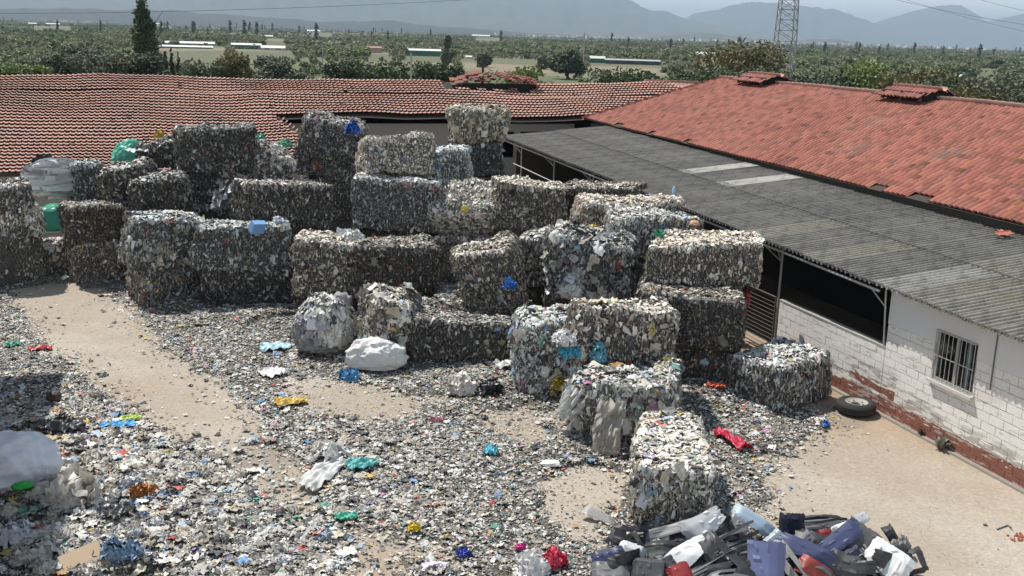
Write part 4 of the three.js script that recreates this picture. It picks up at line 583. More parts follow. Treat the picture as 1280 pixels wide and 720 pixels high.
sheet('clear_film', 'film bags in the shade at the bottom edge', 'film', 48, 712, 0.9, 0.5, [0.5, 0.48, 0.45], { bag: 0.34, crease: 0.26 });
sheet('blue_film', 'crumpled blue grey film at the bottom edge right of the cardboard', 'film', 150, 712, 0.95, 0.5, [0.22, 0.32, 0.44], { bag: 0.3, crease: 0.3 });
sheet('black_rag', 'dark rag with torn edge in the lower left litter', 'rag', 148, 655, 0.55, 0.5, [0.05, 0.05, 0.05], { amp: 0.22, turn: 40 });
sheet('black_rag', 'black crumpled rag above the bulk bag in the sunlit litter', 'rag', 78, 550, 0.85, 0.5, [0.06, 0.06, 0.065], { amp: 0.24 });
sheet('brown_box', 'crushed dark box in the litter left of the lane', 'box', 68, 500, 0.32, 0.3, [0.08, 0.06, 0.05], { bag: 0.24, crease: 0.05 });
{
  const p = at(104, 700, 0.35), g = new THREE.BoxGeometry(0.62, 0.02, 0.5, 8, 1, 6), q = g.attributes.position; for (let i = 0; i < q.count; i++) q.setY(i, q.getY(i) + 0.03 * Math.sin(q.getX(i) * 4));
  const m = single('cardboard', g, std([0.48, 0.36, 0.24], 0.9), 'brown cardboard sheet lying half in shade at the bottom left', 'cardboard', p); m.rotation.order = 'YXZ'; m.rotation.set(22 * D, 0.42, 6 * D);
  const s = single('white_stick', mergeGeometries([bar(V(-0.35, 0.02, 0), V(0.35, 0.05, 0.05), 0.014), bar(V(-0.36, 0.02, 0), V(-0.38, 0.3, -0.1), 0.012)]), std([0.75, 0.74, 0.7], 0.6), 'bent white plastic rod in the lower left litter', 'rod', at(165, 690, 0.3)); s.rotation.y = -0.5;
}
// on and between the bales
sheet('film_roll', 'roll of white film wrapped in folds on the left stack', 'film bundle', 72, 246, 2.0, 1.2, [0.4, 0.4, 0.43], { bag: 1.3, crease: 0.16, h: 2.25, rough: 0.6, geo: wrapGeo(2.1, 1.35, 1.3, 5), mat: std([1, 1, 1], 0.55, { vertexColors: true }) });
sheet('dark_rag', 'black rag behind the white film roll', 'rag', 55, 208, 0.9, 0.6, [0.03, 0.03, 0.03], { bag: 0.5, crease: 0.3, h: 3.2 });
sheet('green_bag', 'taut green bag below the white film roll', 'bag', 64, 290, 1.35, 1.0, [0.05, 0.3, 0.19], { bag: 0.95, crease: 0.05, h: 1.25, rough: 0.3 });
sheet('green_bag', 'crumpled green netting bag at the left foot of the stack', 'bag', 73, 322, 0.95, 0.7, [0.05, 0.28, 0.16], { bag: 0.6, crease: 0.26, h: 0.42 });
sheet('grey_bag', 'grey film bundle at the foot of the left edge bales', 'bag', 44, 330, 0.7, 0.8, [0.42, 0.41, 0.42], { bag: 0.8, crease: 0.2 });
sheet('green_sack', 'green and white sack standing left of the dark upper bales', 'sack', 163, 213, 1.3, 1.0, [0.1, 0.42, 0.3], { bag: 1.15, crease: 0.16, h: 3.1 });
sheet('white_film', 'white film lying on the green sack', 'film', 172, 190, 0.75, 0.5, [0.72, 0.74, 0.74], { amp: 0.14, h: 4.05 });
sheet('yellow_scrap', 'mustard yellow scrap on the upper left bales', 'scrap', 200, 172, 0.42, 0.36, [0.55, 0.36, 0.04], { bag: 0.25, h: 4.42, crease: 0.2 });
sheet('pink_scrap', 'pink scrap on the round topped dark bale', 'scrap', 206, 214, 0.42, 0.32, [0.55, 0.22, 0.28], { amp: 0.14, h: 3.62 });
sheet('green_net', 'green net hanging over the right leaning bale', 'net', 322, 178, 0.6, 0.9, [0.08, 0.38, 0.2], { bag: 0.28, h: 4.3, crease: 0.25 });
sheet('green_net', 'pale green net at the far side of the right leaning bale', 'net', 356, 184, 0.6, 0.5, [0.16, 0.42, 0.26], { bag: 0.3, h: 4.1, crease: 0.25 });
sheet('clear_film', 'tangle of white film spilling from the right leaning bale', 'film', 342, 205, 1.3, 0.9, [0.6, 0.6, 0.58], { bag: 0.9, h: 3.5, crease: 0.3, mat: clearFilm([0.7, 0.7, 0.68], 0.25) });
sheet('clear_film', 'grey film bulging below the right leaning bale', 'film', 288, 262, 1.3, 0.9, [0.42, 0.42, 0.44], { bag: 0.95, h: 2.55, crease: 0.26 });
sheet('blue_bag', 'bright blue bag stuck in the tall tilted bale', 'bag', 440, 168, 0.55, 0.45, [0.05, 0.16, 0.55], { bag: 0.6, h: 4.75, crease: 0.24 });
{ const m = single('blue_box', new THREE.BoxGeometry(0.42, 0.36, 0.2), std([0.2, 0.4, 0.7], 0.6), 'blue folded box on the third front bale', 'box', at(322, 284, 2.62)); m.rotation.set(0.5, 0.35, -0.28); }
sheet('white_film', 'pale film lump beside the blue folded box', 'film', 348, 281, 0.36, 0.4, [0.55, 0.57, 0.62], { bag: 0.36, h: 2.5, crease: 0.2 });
sheet('white_film', 'white film heaped between the wide pair of bales', 'film', 436, 308, 1.05, 0.8, [0.74, 0.73, 0.7], { bag: 0.55, h: 2.15, crease: 0.3 });
sheet('blue_bag', 'bright blue bag hanging at the seam of the wide pair', 'bag', 453, 330, 0.42, 0.3, [0.08, 0.24, 0.65], { bag: 0.5, h: 1.75, crease: 0.2 });
sheet('red_scrap', 'red scrap beside the tilted centre bale', 'scrap', 572, 318, 0.42, 0.35, [0.65, 0.03, 0.06], { bag: 0.26, h: 2.05, crease: 0.2 });
sheet('yellow_scrap', 'yellow ball in the sunlit tipped bale', 'scrap', 581, 266, 0.24, 0.2, [0.62, 0.48, 0.08], { bag: 0.24, h: 3.0, crease: 0.1 });
sheet('blue_bag', 'deep blue bag in the tilted centre bale', 'bag', 637, 361, 0.38, 0.36, [0.04, 0.16, 0.5], { bag: 0.34, h: 1.75, crease: 0.22 });
sheet('yellow_bag', 'yellow bag on top of the torn white bag bale', 'bag', 741, 291, 0.36, 0.36, [0.7, 0.55, 0.04], { bag: 0.26, h: 2.95, crease: 0.16 });
sheet('teal_rag', 'teal rag hanging beside the yellow bag', 'rag', 751, 302, 0.2, 0.6, [0.06, 0.35, 0.36], { amp: 0.1, h: 2.8, tilt: 40 });
sheet('white_bag', 'white bags spilling down the left of the torn bale', 'bag', 716, 330, 0.75, 0.7, [0.76, 0.75, 0.73], { bag: 1.0, h: 2.2, crease: 0.3 });
sheet('white_bag', 'white crumpled bags under the spilling bags', 'bag', 714, 372, 0.7, 0.6, [0.74, 0.73, 0.7], { bag: 0.85, h: 1.4, crease: 0.32 });
sheet('red_rag', 'dark red rag in the face of the torn bale', 'rag', 740, 346, 0.42, 0.2, [0.36, 0.03, 0.03], { bag: 0.7, h: 1.95, crease: 0.2 });
sheet('grey_bag', 'grey violet bags hanging in the face of the torn bale', 'bag', 768, 340, 0.9, 0.4, [0.36, 0.35, 0.39], { bag: 0.9, h: 1.95, crease: 0.28 });
sheet('green_bag', 'green bag on the front edge of the middle bright bale', 'bag', 781, 288, 0.3, 0.26, [0.06, 0.36, 0.18], { bag: 0.34, h: 3.05, crease: 0.2 });
sheet('yellow_bag', 'mustard bag pressed in the middle bright bale', 'bag', 800, 302, 0.26, 0.2, [0.5, 0.33, 0.04], { bag: 0.5, h: 2.7, crease: 0.2 });
sheet('green_bag', 'small green bag at the left corner of the large neat bale', 'bag', 824, 296, 0.3, 0.24, [0.07, 0.4, 0.22], { bag: 0.24, h: 3.36, crease: 0.16 });
sheet('blue_rag', 'light blue rag hanging below the large neat bale', 'rag', 832, 345, 0.3, 0.25, [0.18, 0.42, 0.62], { bag: 0.7, h: 2.45, crease: 0.26 });
sheet('clear_bottle', 'small clear bottle standing on the farthest bright bale', 'bottle', 842, 244, 0.12, 0.12, [0.42, 0.58, 0.75], { bag: 0.3, h: 3.42, crease: 0.02 });
sheet('orange_scrap', 'pale orange scrap on the rim of the large neat bale', 'scrap', 868, 283, 0.3, 0.25, [0.6, 0.36, 0.22], { bag: 0.18, h: 3.4, crease: 0.1 });
sheet('red_rag', 'red and white rag at the right edge of the dark squared bale', 'rag', 932, 385, 0.22, 0.2, [0.5, 0.08, 0.12], { bag: 0.8, h: 1.75, crease: 0.2 });
sheet('blue_rag', 'turquoise rag on the left side of the ragged lit bale', 'rag', 712, 448, 0.55, 0.35, [0.1, 0.4, 0.52], { bag: 0.4, h: 1.55, crease: 0.28 });
sheet('white_bag', 'white bag above the turquoise rag', 'bag', 706, 432, 0.6, 0.45, [0.76, 0.75, 0.74], { bag: 0.42, h: 1.85, crease: 0.26 });
sheet('blue_rag', 'pale turquoise net at the corner of the ragged lit bale', 'rag', 749, 452, 0.42, 0.3, [0.22, 0.5, 0.58], { bag: 0.55, h: 1.4, crease: 0.28 });
sheet('cream_sheet', 'cream folded sheet on top of the ragged lit bale', 'sheet', 753, 382, 0.6, 0.5, [0.62, 0.58, 0.42], { amp: 0.2, h: 2.55 });
sheet('yellow_bag', 'mustard bag at the foot of the ragged pale sheet bale', 'bag', 697, 486, 0.36, 0.32, [0.42, 0.32, 0.06], { bag: 0.4, h: 0.35, crease: 0.2 });
sheet('yellow_rag', 'yellow rag on the corner of the bale near the white wall', 'rag', 945, 450, 0.24, 0.2, [0.62, 0.52, 0.08], { bag: 0.4, h: 0.85, crease: 0.24 });
sheet('blue_cloth', 'blue cloth hanging down the bale near the white wall', 'cloth', 951, 490, 0.3, 0.22, [0.14, 0.24, 0.34], { bag: 0.8, h: 0.22, crease: 0.14 });
sheet('white_bag', 'white bag on the top edge of the bale near the white wall', 'bag', 976, 462, 0.3, 0.26, [0.76, 0.75, 0.73], { bag: 0.26, h: 0.98, crease: 0.2 });
{
  // film bundle of loose white foil with a grey box, front of the stack
  const o = thing('foil_bundle', 'bundle of loose white and grey foil with a box left of the white sack', 'foil bundle', at(408, 440, 0), 0), r = rand(71), T = new Tris();
  part('core', bagGeo(1.75, 1.5, 1.3, 8, 0.26), std([0.3, 0.29, 0.28], 0.7), o);
  for (let i = 0; i < 700; i++) { const a = r() * 6.28, e = Math.acos(r() * 0.98), n = V(Math.sin(e) * Math.cos(a), Math.cos(e), Math.sin(e) * Math.sin(a)), p = V(n.x * 0.85, n.y * 1.15 + 0.42, n.z * 0.66).multiplyScalar(0.95 + 0.12 * r()); let u = V((r() - 0.5) * 0.8, -1, (r() - 0.5) * 0.8); u.addScaledVector(n, -u.dot(n)).normalize(); const m = n.clone().add(V(r() - 0.5, r() - 0.5, r() - 0.5).multiplyScalar(0.7)).normalize(); rag(T, p, m, u, 0.09 + 0.14 * r(), 0.04 + 0.06 * r(), r, p.x < -0.25 && r() < 0.7 ? [0.36, 0.36, 0.4] : r() < 0.12 ? [0.05, 0.05, 0.05] : r() < 0.5 ? [0.7, 0.68, 0.62] : [0.48, 0.46, 0.4], 4, 0.6); }
  part('foil', T.geo(), scrapMat, o).userData.kind = 'stuff';
  const b = part('box', new THREE.BoxGeometry(0.5, 0.34, 0.22), std([0.42, 0.42, 0.44], 0.7), o); b.position.set(-0.3, 0.92, 0.5); b.rotation.set(-0.6, -0.25, -0.18);
  // pale sheet standing on the ragged bale, with a dark blue mark
  const q = thing('printed_sheet', 'pale blue plastic sheet with dark print standing in the ragged bale', 'sheet', at(657, 446, 0.82), -0.3);
  part('sheet', new THREE.BoxGeometry(0.36, 0.82, 0.015, 4, 8, 1).translate(0, 0.41, 0), film([0.55, 0.6, 0.68], 0.4), q).rotation.set(-0.12, 0, 0.08);
  for (const [x, y, s] of [[-0.02, 0.72, 0.07], [0.02, 0.6, 0.06], [0.0, 0.5, 0.05]]) part('print', new THREE.TorusGeometry(s * 0.5, s * 0.2, 6, 12).translate(x, y, 0.012), std([0.04, 0.05, 0.1], 0.7), q).rotation.set(-0.12, 0, 0.08);
  sheet('blue_film', 'blue film above the pale printed sheet', 'film', 664, 410, 0.3, 0.22, [0.2, 0.36, 0.58], { bag: 0.42, h: 1.5, crease: 0.22 });
  // clear film draped over the low bale
  const drape = (label, px, py, h, w, l, c, t, turn, lean) => { const p = at(px, py, h), n = 30, P = [], I = [], k = px; for (let i = 0; i <= n; i++) for (let j = 0; j <= n; j++) { const x = i / n * 2 - 1, y = j / n, f = fbm(x * 2.4 + k + y * 1.5, y * 2.2, 4, 3) * 0.5 + 0.14 * Math.abs(N3(x * 5 + k, y * 4, 9)); P.push(x * w / 2 * (0.75 + 0.5 * y * N3(y * 2 + k, x, 3)) - 0.25 * y * w + 0.12 * fbm(y * 3, k, 2, 2), -l * y * 0.9 + 0.05 * N3(x * 4, y * 4, k), f + lean * y + 0.1 * Math.sin(y * 3.1)); } for (let i = 0; i < n; i++) for (let j = 0; j < n; j++) { const a = i * (n + 1) + j, b = a + n + 1; I.push(a, a + 1, b, b, a + 1, b + 1); } const g = new THREE.BufferGeometry(); g.setAttribute('position', new THREE.Float32BufferAttribute(P, 3)); g.setIndex(I); g.computeVertexNormals(); const m = single('draped_film', g, clearFilm(c, t), label, 'film', p, 'films draped over the low bale'); m.rotation.y = -azim(p) + turn * D; };
  drape('torn white film hanging at the left end of the low draped bale', 724, 484, 1.25, 0.7, 0.85, [0.8, 0.79, 0.76], 0.45, -22, 0.1);
  drape('grey clear film hanging down the front of the low draped bale', 766, 500, 1.12, 0.8, 1.25, [0.66, 0.63, 0.57], 0.6, 4, 0.45);
}

// ---------------------------------------------------------------- tyre, weeds, small things at the wall
{
  const p = at(1067, 515, 0), o = thing('tyre', 'worn tyre on a pale rim lying by the white wall', 'tyre', V(p.x, 0.03, p.z + 0.06));
  const L = (pts, n = 40) => new THREE.LatheGeometry(pts.map(([x, y]) => new THREE.Vector2(x, y)), n);
  part('rubber', L([[0.27, 0.02], [0.34, 0], [0.41, 0.02], [0.455, 0.07], [0.46, 0.1], [0.452, 0.11], [0.46, 0.125], [0.46, 0.15], [0.452, 0.16], [0.46, 0.175], [0.455, 0.2], [0.41, 0.26], [0.34, 0.285], [0.27, 0.26], [0.25, 0.2], [0.25, 0.08], [0.27, 0.02]]), std([0.028, 0.027, 0.026], 0.85), o);
  const rim = part('rim', L([[0.27, 0.255], [0.262, 0.262], [0.25, 0.24], [0.2, 0.215], [0.13, 0.22], [0.1, 0.2], [0.1, 0.1]]), std([0.36, 0.34, 0.3], 0.65), o);
  part('hub_hole', new THREE.CylinderGeometry(0.098, 0.098, 0.12, 24).translate(0, 0.12, 0), std([0.02, 0.02, 0.02], 0.9), rim);
  for (let k = 0; k < 6; k++) part('slot', new THREE.CylinderGeometry(0.022, 0.022, 0.012, 10).translate(0.165 * Math.cos(k), 0.222, 0.165 * Math.sin(k)), std([0.03, 0.03, 0.03], 0.9), rim);
  const weed = (px, py, n, label, c, s, seed) => { const q = rand(seed), T = new Tris(); for (let i = 0; i < n; i++) { const a = q() * 6.28, e = 0.3 + q() * 0.9, u = V(Math.cos(a) * Math.sin(e), Math.cos(e), Math.sin(a) * Math.sin(e)); const l = s * (0.4 + 0.6 * q()); flake(T, u.clone().multiplyScalar(l), V(-u.y * Math.cos(a), u.x + 0.3, -u.y * Math.sin(a)).normalize(), u, l, 0.018 + 0.02 * q(), q, c); } const pp = at(px, py, 0); single('weed', T.geo(), scrapMat, label, 'weed', V(pp.x, 0.02, pp.z)); };
  weed(1191, 563, 60, 'small green weed growing at the foot of the white wall', [0.1, 0.16, 0.05], 0.13, 1); weed(1177, 562, 70, 'dry grey plant heap beside the green weed', [0.34, 0.31, 0.25], 0.16, 2); weed(1152, 545, 40, 'dead leaves gathered against the wall kerb', [0.12, 0.1, 0.08], 0.1, 3);
  const st = single('metal_bracket', mergeGeometries([bar(V(-0.2, 0.015, 0.06), V(0.12, 0.015, -0.02), 0.012), bar(V(0.12, 0.015, -0.02), V(0.05, 0.05, 0.14), 0.012)]), std([0.12, 0.16, 0.15], 0.5), 'bent thin metal rod lying on the bare concrete at the right', 'rod', at(1254, 659, 0));
  const q = rand(9), rub = thing('brick_rubble', 'crumbled red brick bits on the concrete at the right edge', 'rubble', at(1273, 672, 0)); for (let k = 0; k < 40; k++) { const m = part('crumb', new THREE.IcosahedronGeometry(0.012 + 0.02 * q(), 0), tinted(rgb(0.4, 0.12, 0.07)), rub); m.position.set((q() - 0.5) * 0.4, 0.01, (q() - 0.5) * 0.25); m.rotation.set(q() * 3, q() * 3, 0); }
  const mc = at(1269, 505, 0);
}

// ---------------------------------------------------------------- heap of broken car body parts at the bottom
const paintMat = (c, gloss = 0.25) => new THREE.MeshPhysicalMaterial({ color: rgb(...c), roughness: 0.5, clearcoat: gloss * 0.35, clearcoatRoughness: 0.35, side: THREE.DoubleSide });
function shellGeo(w, h, bow, curl, seed, o = {}) {   // moulded panel: flat face, folded lips above and below, ends wrapping round, torn outline, real thickness
  const nu = 20, nv = 12, P = [], I = [], k = seed * 3.1, th = o.th ?? 0.012, r = rand(Math.round(seed * 10) + 3), aTop = curl * (0.3 + 0.7 * r()), aLow = curl * (0.2 + 0.6 * r()), yT = 0.35 + 0.3 * r(), yL = -0.35 - 0.3 * r(), cu = (r() - 0.5) * 1.2, cs = (r() - 0.5) * 0.7;
  for (let s = 0; s < 2; s++) for (let i = 0; i <= nu; i++) for (let j = 0; j <= nv; j++) {
    const u = i / nu * 2 - 1, v = j / nv * 2 - 1, taper = 1 - (o.taper || 0) * (u * 0.5 + 0.5), edge = 1 + 0.08 * N3(u * 1.5 + k, v * 1.5, 3) + (Math.abs(u) > 0.85 || Math.abs(v) > 0.85 ? 0.09 * N3(u * 9 + k, v * 9, 6) : 0), hh = h / 2 * taper * edge;
    const over = Math.max(0, v - yT), und = Math.max(0, yL - v), y = (Math.min(yT, Math.max(yL, v)) + over * Math.cos(aTop) - und * Math.cos(aLow)) * hh, wrap = Math.pow(Math.max(0, (Math.abs(u) - 0.65) / 0.35), 1.2) * bow * 1.1, fold = Math.max(0, u - cu - v * cs) * 0.18 * w * (seed % 3 ? 1 : -0.6);
    P.push(u * w / 2 * edge, y, -(over * Math.sin(aTop) + und * Math.sin(aLow)) * hh - wrap - fold + 0.03 * h * v * v + (N3(u * 3 + k, v * 3, 9) > 0.45 ? 0.03 * h : 0) - s * th); }
  const m = (nu + 1) * (nv + 1); for (let s = 0; s < 2; s++) for (let i = 0; i < nu; i++) for (let j = 0; j < nv; j++) { const u = i / nu * 2 - 1, v = j / nv * 2 - 1; if (o.hole && Math.abs(u) < o.hole[0] && v > o.hole[1] && v < o.hole[2]) continue; const a = s * m + i * (nv + 1) + j, b = a + nv + 1; if (s) I.push(a, a + 1, b, b, a + 1, b + 1); else I.push(a, b, a + 1, b, b + 1, a + 1); }
  const ring = []; for (let i = 0; i <= nu; i++) ring.push(i * (nv + 1)); for (let j = 1; j <= nv; j++) ring.push(nu * (nv + 1) + j); for (let i = nu - 1; i >= 0; i--) ring.push(i * (nv + 1) + nv); for (let j = nv - 1; j > 0; j--) ring.push(j); ring.forEach((a, i) => { const b = ring[(i + 1) % ring.length]; I.push(a, a + m, b, b, a + m, b + m); });
  const g = new THREE.BufferGeometry(); g.setAttribute('position', new THREE.Float32BufferAttribute(P, 3)); g.setIndex(I); return toCreasedNormals(g, 0.35);
}
{
  const BLACK = [0.03, 0.03, 0.032], GREYP = [0.11, 0.11, 0.115], WHITE = [0.72, 0.72, 0.7], NAVY = [0.035, 0.04, 0.1], BLUE = [0.1, 0.12, 0.26], RED = [0.3, 0.03, 0.03], SILVER = [0.42, 0.45, 0.48], DARKB = [0.018, 0.02, 0.045];
  const piece = (label, name, px, py, h, w, hh, c, rot, o = {}) => {
    const p = at(px, py, h), m = single(name, shellGeo(w * 1.22, hh * 1.22, o.bow ?? 0.08, o.curl ?? 0.7, px + py, o), paintMat(c, o.gloss ?? 0.4), label, o.cat || 'car part', p, 'broken car body parts'); m.rotation.order = 'YXZ'; m.rotation.set(rot[0] * D, rot[1] * D - azim(p), rot[2] * D); return m;
  };
  // slatted dark bumper inserts: a frame with bars
  const grille = (label, px, py, h, w, hh, rot, bars, c = GREYP) => { const p = at(px, py, h), o = thing('bumper_grille', label, 'car part', p, 0, 'broken car body parts'); o.rotation.order = 'YXZ'; o.rotation.set(rot[0] * D, rot[1] * D - azim(p), rot[2] * D); part('shell', shellGeo(w, hh, 0.06, 0.5, px, { hole: [0.85, -0.7, 0.6] }), paintMat(c, 0.15), o); for (let k = 0; k < bars; k++) part('slat', shellGeo(w * 0.94, hh * 0.5 / bars, 0.06, 0.5, px + k, {}).translate(0, (k / (bars - 1) - 0.5) * hh * 0.62, 0.015 * (k % 2)), paintMat(k % 2 ? c : [0.2, 0.2, 0.2], 0.2), o); return o; };
  piece('white pointed fender standing upright before the lone bale', 'white_fender', 882, 655, 0.6, 0.62, 0.42, WHITE, [-30, 12, 38], { curl: 0.4, taper: 0.5 });
  piece('long white bumper sheet lying aslant at the lower middle', 'white_bumper', 862, 688, 0.5, 0.8, 0.36, WHITE, [-52, 8, 44], { curl: 0.6, taper: 0.3 });
  piece('dark bumper with black inside curving over the white bumper sheet', 'black_bumper', 905, 700, 0.42, 0.8, 0.4, BLACK, [-35, -12, -32], { curl: 0.9, hole: [0.5, -0.3, 0.3] });
  grille('long slatted grey bumper insert in the middle of the heap', 908, 680, 0.45, 1.3, 0.36, [-58, 14, 28], 5);
  grille('second slatted grey insert below the long one', 893, 712, 0.3, 1.1, 0.4, [-60, 12, 30], 5);
  piece('curved grey trim strip leaning on the foot of the lone bale', 'grey_trim', 838, 662, 0.38, 0.95, 0.16, [0.2, 0.2, 0.195], [-40, 10, 16], { curl: 0.7, bow: 0.1 });
  piece('black shell under the grey trim strip', 'black_shell', 840, 685, 0.3, 0.7, 0.32, BLACK, [-45, 0, 8], { curl: 0.9 });
  piece('black crumpled shell behind the white bumper sheet', 'black_shell', 856, 668, 0.35, 0.5, 0.3, DARKB, [-40, -20, 35], { curl: 0.8 });
  piece('navy blue torn panel at the left end of the heap', 'navy_body_piece', 763, 698, 0.28, 0.46, 0.34, NAVY, [-50, 12, 12], { curl: 0.7 });
  piece('white rounded cover beside the navy torn panel', 'white_cover', 788, 690, 0.32, 0.36, 0.32, WHITE, [-40, -8, -6], { curl: 0.9, bow: 0.1 });
  piece('dark grey domed wheel arch liner at the lower left of the heap', 'arch_liner', 812, 712, 0.3, 0.5, 0.42, [0.07, 0.072, 0.075], [-45, 0, 0], { curl: 1.1, bow: 0.15 });
  piece('black curved liner between white cover and arch liner', 'black_liner', 782, 710, 0.25, 0.5, 0.24, BLACK, [-35, 10, -20], { curl: 1.0 });
  piece('grey panel at the lower left corner of the heap', 'grey_body_piece', 762, 714, 0.2, 0.5, 0.3, [0.14, 0.14, 0.145], [-55, -10, 10], { curl: 0.5 });
  piece('small red corner piece below the white bumper sheet', 'red_corner', 851, 716, 0.35, 0.32, 0.26, RED, [-45, 0, 30], { curl: 0.4 });
  piece('light blue narrow panel right of the upright white fender', 'blue_body_piece', 946, 652, 0.45, 0.75, 0.22, [0.34, 0.44, 0.52], [-50, 16, -36], { curl: 0.5 });
  piece('silver crumpled foil cover behind the light blue panel', 'silver_cover', 921, 650, 0.45, 0.42, 0.36, [0.24, 0.24, 0.235], [-40, 6, 70], { curl: 1.0, bow: 0.1 });
  piece('black boxy housing standing right of the light blue panel', 'black_housing', 988, 657, 0.42, 0.34, 0.36, DARKB, [-15, -10, 8], { curl: 0.6 });
  piece('grey square cover lying at the crossing of the blue panels', 'grey_cover', 973, 676, 0.55, 0.32, 0.24, SILVER, [-45, 0, -38], { curl: 0.4 });
  piece('pale blue violet door panel hanging at the front of the heap', 'blue_door_panel', 957, 704, 0.45, 0.48, 0.55, [0.15, 0.175, 0.33], [-32, -4, 6], { curl: 0.3, gloss: 0.8 });
  piece('long navy bumper wing spreading to the right', 'navy_bumper', 1018, 690, 0.5, 1.05, 0.28, BLUE.map((v) => v * 0.55), [-50, 8, -16], { curl: 0.6, taper: 0.35 });
  piece('large navy bumper end rising to the right', 'navy_bumper', 1052, 672, 0.62, 0.75, 0.26, BLUE.map((v) => v * 0.6), [-45, 10, 42], { curl: 0.5 });
  piece('broad dull grey inner panel beside the navy bumper end', 'grey_body_piece', 1077, 676, 0.55, 0.52, 0.5, [0.11, 0.105, 0.1], [-38, 16, 60], { curl: 0.5, bow: 0.1 });
  piece('dark shell behind the navy bumper end', 'black_shell', 1035, 655, 0.4, 1.0, 0.24, GREYP, [-50, 6, 12], { curl: 0.7 });
  grille('slatted dark insert at the upper edge of the heap', 1022, 652, 0.42, 1.05, 0.26, [-52, 8, 12], 4, [0.07, 0.07, 0.07]);
  piece('round white bowl shaped cover behind the navy bumper', 'white_bowl', 1056, 661, 0.5, 0.34, 0.3, WHITE, [-35, 0, 30], { curl: 1.1, bow: 0.12 });
  piece('small white corner at the top of the navy bumper end', 'white_corner', 1077, 648, 0.58, 0.24, 0.16, WHITE, [-35, 12, 30], { curl: 0.4 });
  piece('dark red lamp piece in the middle of the heap', 'red_lamp_piece', 1031, 668, 0.42, 0.2, 0.16, RED, [-30, 0, 20], { curl: 0.8 });
  piece('grey wedge of trim left of the red lamp piece', 'grey_wedge', 1010, 677, 0.48, 0.2, 0.3, [0.24, 0.24, 0.25], [-25, 0, -20], { curl: 0.4, taper: 0.6 });
  piece('deep red bumper corner at the bottom of the heap', 'red_bumper', 1020, 713, 0.35, 0.5, 0.28, [0.28, 0.045, 0.03], [-45, 8, -28], { curl: 0.6 });
  piece('grey hollow bumper beam left of the red bumper corner', 'bumper_beam', 990, 706, 0.38, 0.7, 0.26, [0.26, 0.255, 0.235], [-40, -8, -42], { curl: 1.1, hole: [0.4, -0.3, 0.3] });
  piece('black end cap below the navy bumper wing', 'black_bumper_end', 1058, 706, 0.36, 0.46, 0.36, BLACK, [-38, 6, -10], { curl: 0.9 });
  piece('dark blue curved flap beside the black end cap', 'navy_flap', 1066, 700, 0.42, 0.3, 0.3, DARKB, [-30, 0, -50], { curl: 0.8 });
  grille('grey ribbed duct at the right bottom of the heap', 1088, 700, 0.35, 0.7, 0.22, [-45, 0, -44], 4, [0.16, 0.16, 0.155]);
  piece('large white bumper corner at the right end of the heap', 'white_bumper', 1112, 700, 0.42, 0.6, 0.52, WHITE, [-42, 8, -28], { curl: 0.6, taper: 0.25 });
  piece('black curled strip above the white bumper corner', 'black_strip', 1117, 673, 0.5, 0.4, 0.16, BLACK, [-30, 0, -52], { curl: 0.9, bow: 0.1 });
  piece('thin black molding lying on the white bumper corner', 'black_molding', 1121, 692, 0.52, 0.4, 0.06, BLACK, [-40, 0, 12], { curl: 0.6 });
  piece('torn black plastic clips at the far right end', 'black_clips', 1140, 702, 0.3, 0.34, 0.36, BLACK, [-30, 0, -60], { curl: 1.0, hole: [0.6, -0.4, 0.4] });
  piece('black tray at the bottom between the duct and the beam', 'black_tray', 1040, 722, 0.15, 1.3, 0.6, BLACK, [-70, 0, 4], { curl: 0.5 });
  piece('black undertray at the bottom below the slatted inserts', 'black_tray', 940, 724, 0.12, 1.4, 0.7, BLACK, [-72, 0, -4], { curl: 0.5 });
  piece('black undertray at the bottom left of the heap', 'black_tray', 830, 724, 0.1, 1.2, 0.6, BLACK, [-74, 0, 0], { curl: 0.5 });
  piece('pale curved bumper strip lying left of the lone bale', 'pale_strip', 752, 645, 0.12, 0.62, 0.15, [0.36, 0.35, 0.33], [-55, 10, -28], { curl: 0.6 });
  piece('black inner shell in the middle of the heap', 'black_shell', 950, 690, 0.3, 1.2, 0.5, BLACK, [-60, 10, 14], { curl: 0.7 });
  piece('black inner shell right of the middle', 'black_shell', 1040, 690, 0.3, 1.1, 0.5, BLACK, [-58, -6, -12], { curl: 0.7 });
  piece('black inner shell below the grey trim strip', 'black_shell', 858, 694, 0.25, 1.0, 0.5, BLACK, [-60, 4, 6], { curl: 0.7 });
  const fr = rand(616); for (let k = 0; k < 70; k++) { const px = 765 + fr() * 365, py = 668 + 50 * fr() - (px > 1090 ? -12 : 0); piece('black plastic shard among the broken car parts', 'plastic_shard', px, py, 0.08 + 0.3 * fr(), 0.25 + 0.45 * fr(), 0.08 + 0.2 * fr(), fr() < 0.7 ? BLACK : fr() < 0.5 ? GREYP : [0.05, 0.045, 0.05], [-70 + fr() * 60, fr() * 90 - 45, fr() * 120 - 60], { curl: 0.3 + 0.6 * fr(), hole: fr() < 0.4 ? [0.5, -0.3, 0.3] : null, gloss: 0.2 }); }
  single('wire_loop', new THREE.TubeGeometry(new THREE.CatmullRomCurve3([[-0.4, 0.05, 0], [-0.15, 0.03, 0.1], [0.1, 0.04, 0.1], [0.3, 0.12, 0], [0.36, 0.3, -0.08]].map((a) => V(...a))), 24, 0.012, 6), std([0.5, 0.49, 0.46], 0.6), 'pale bent rod at the foot of the lone bale', 'rod', at(802, 664, 0));
}

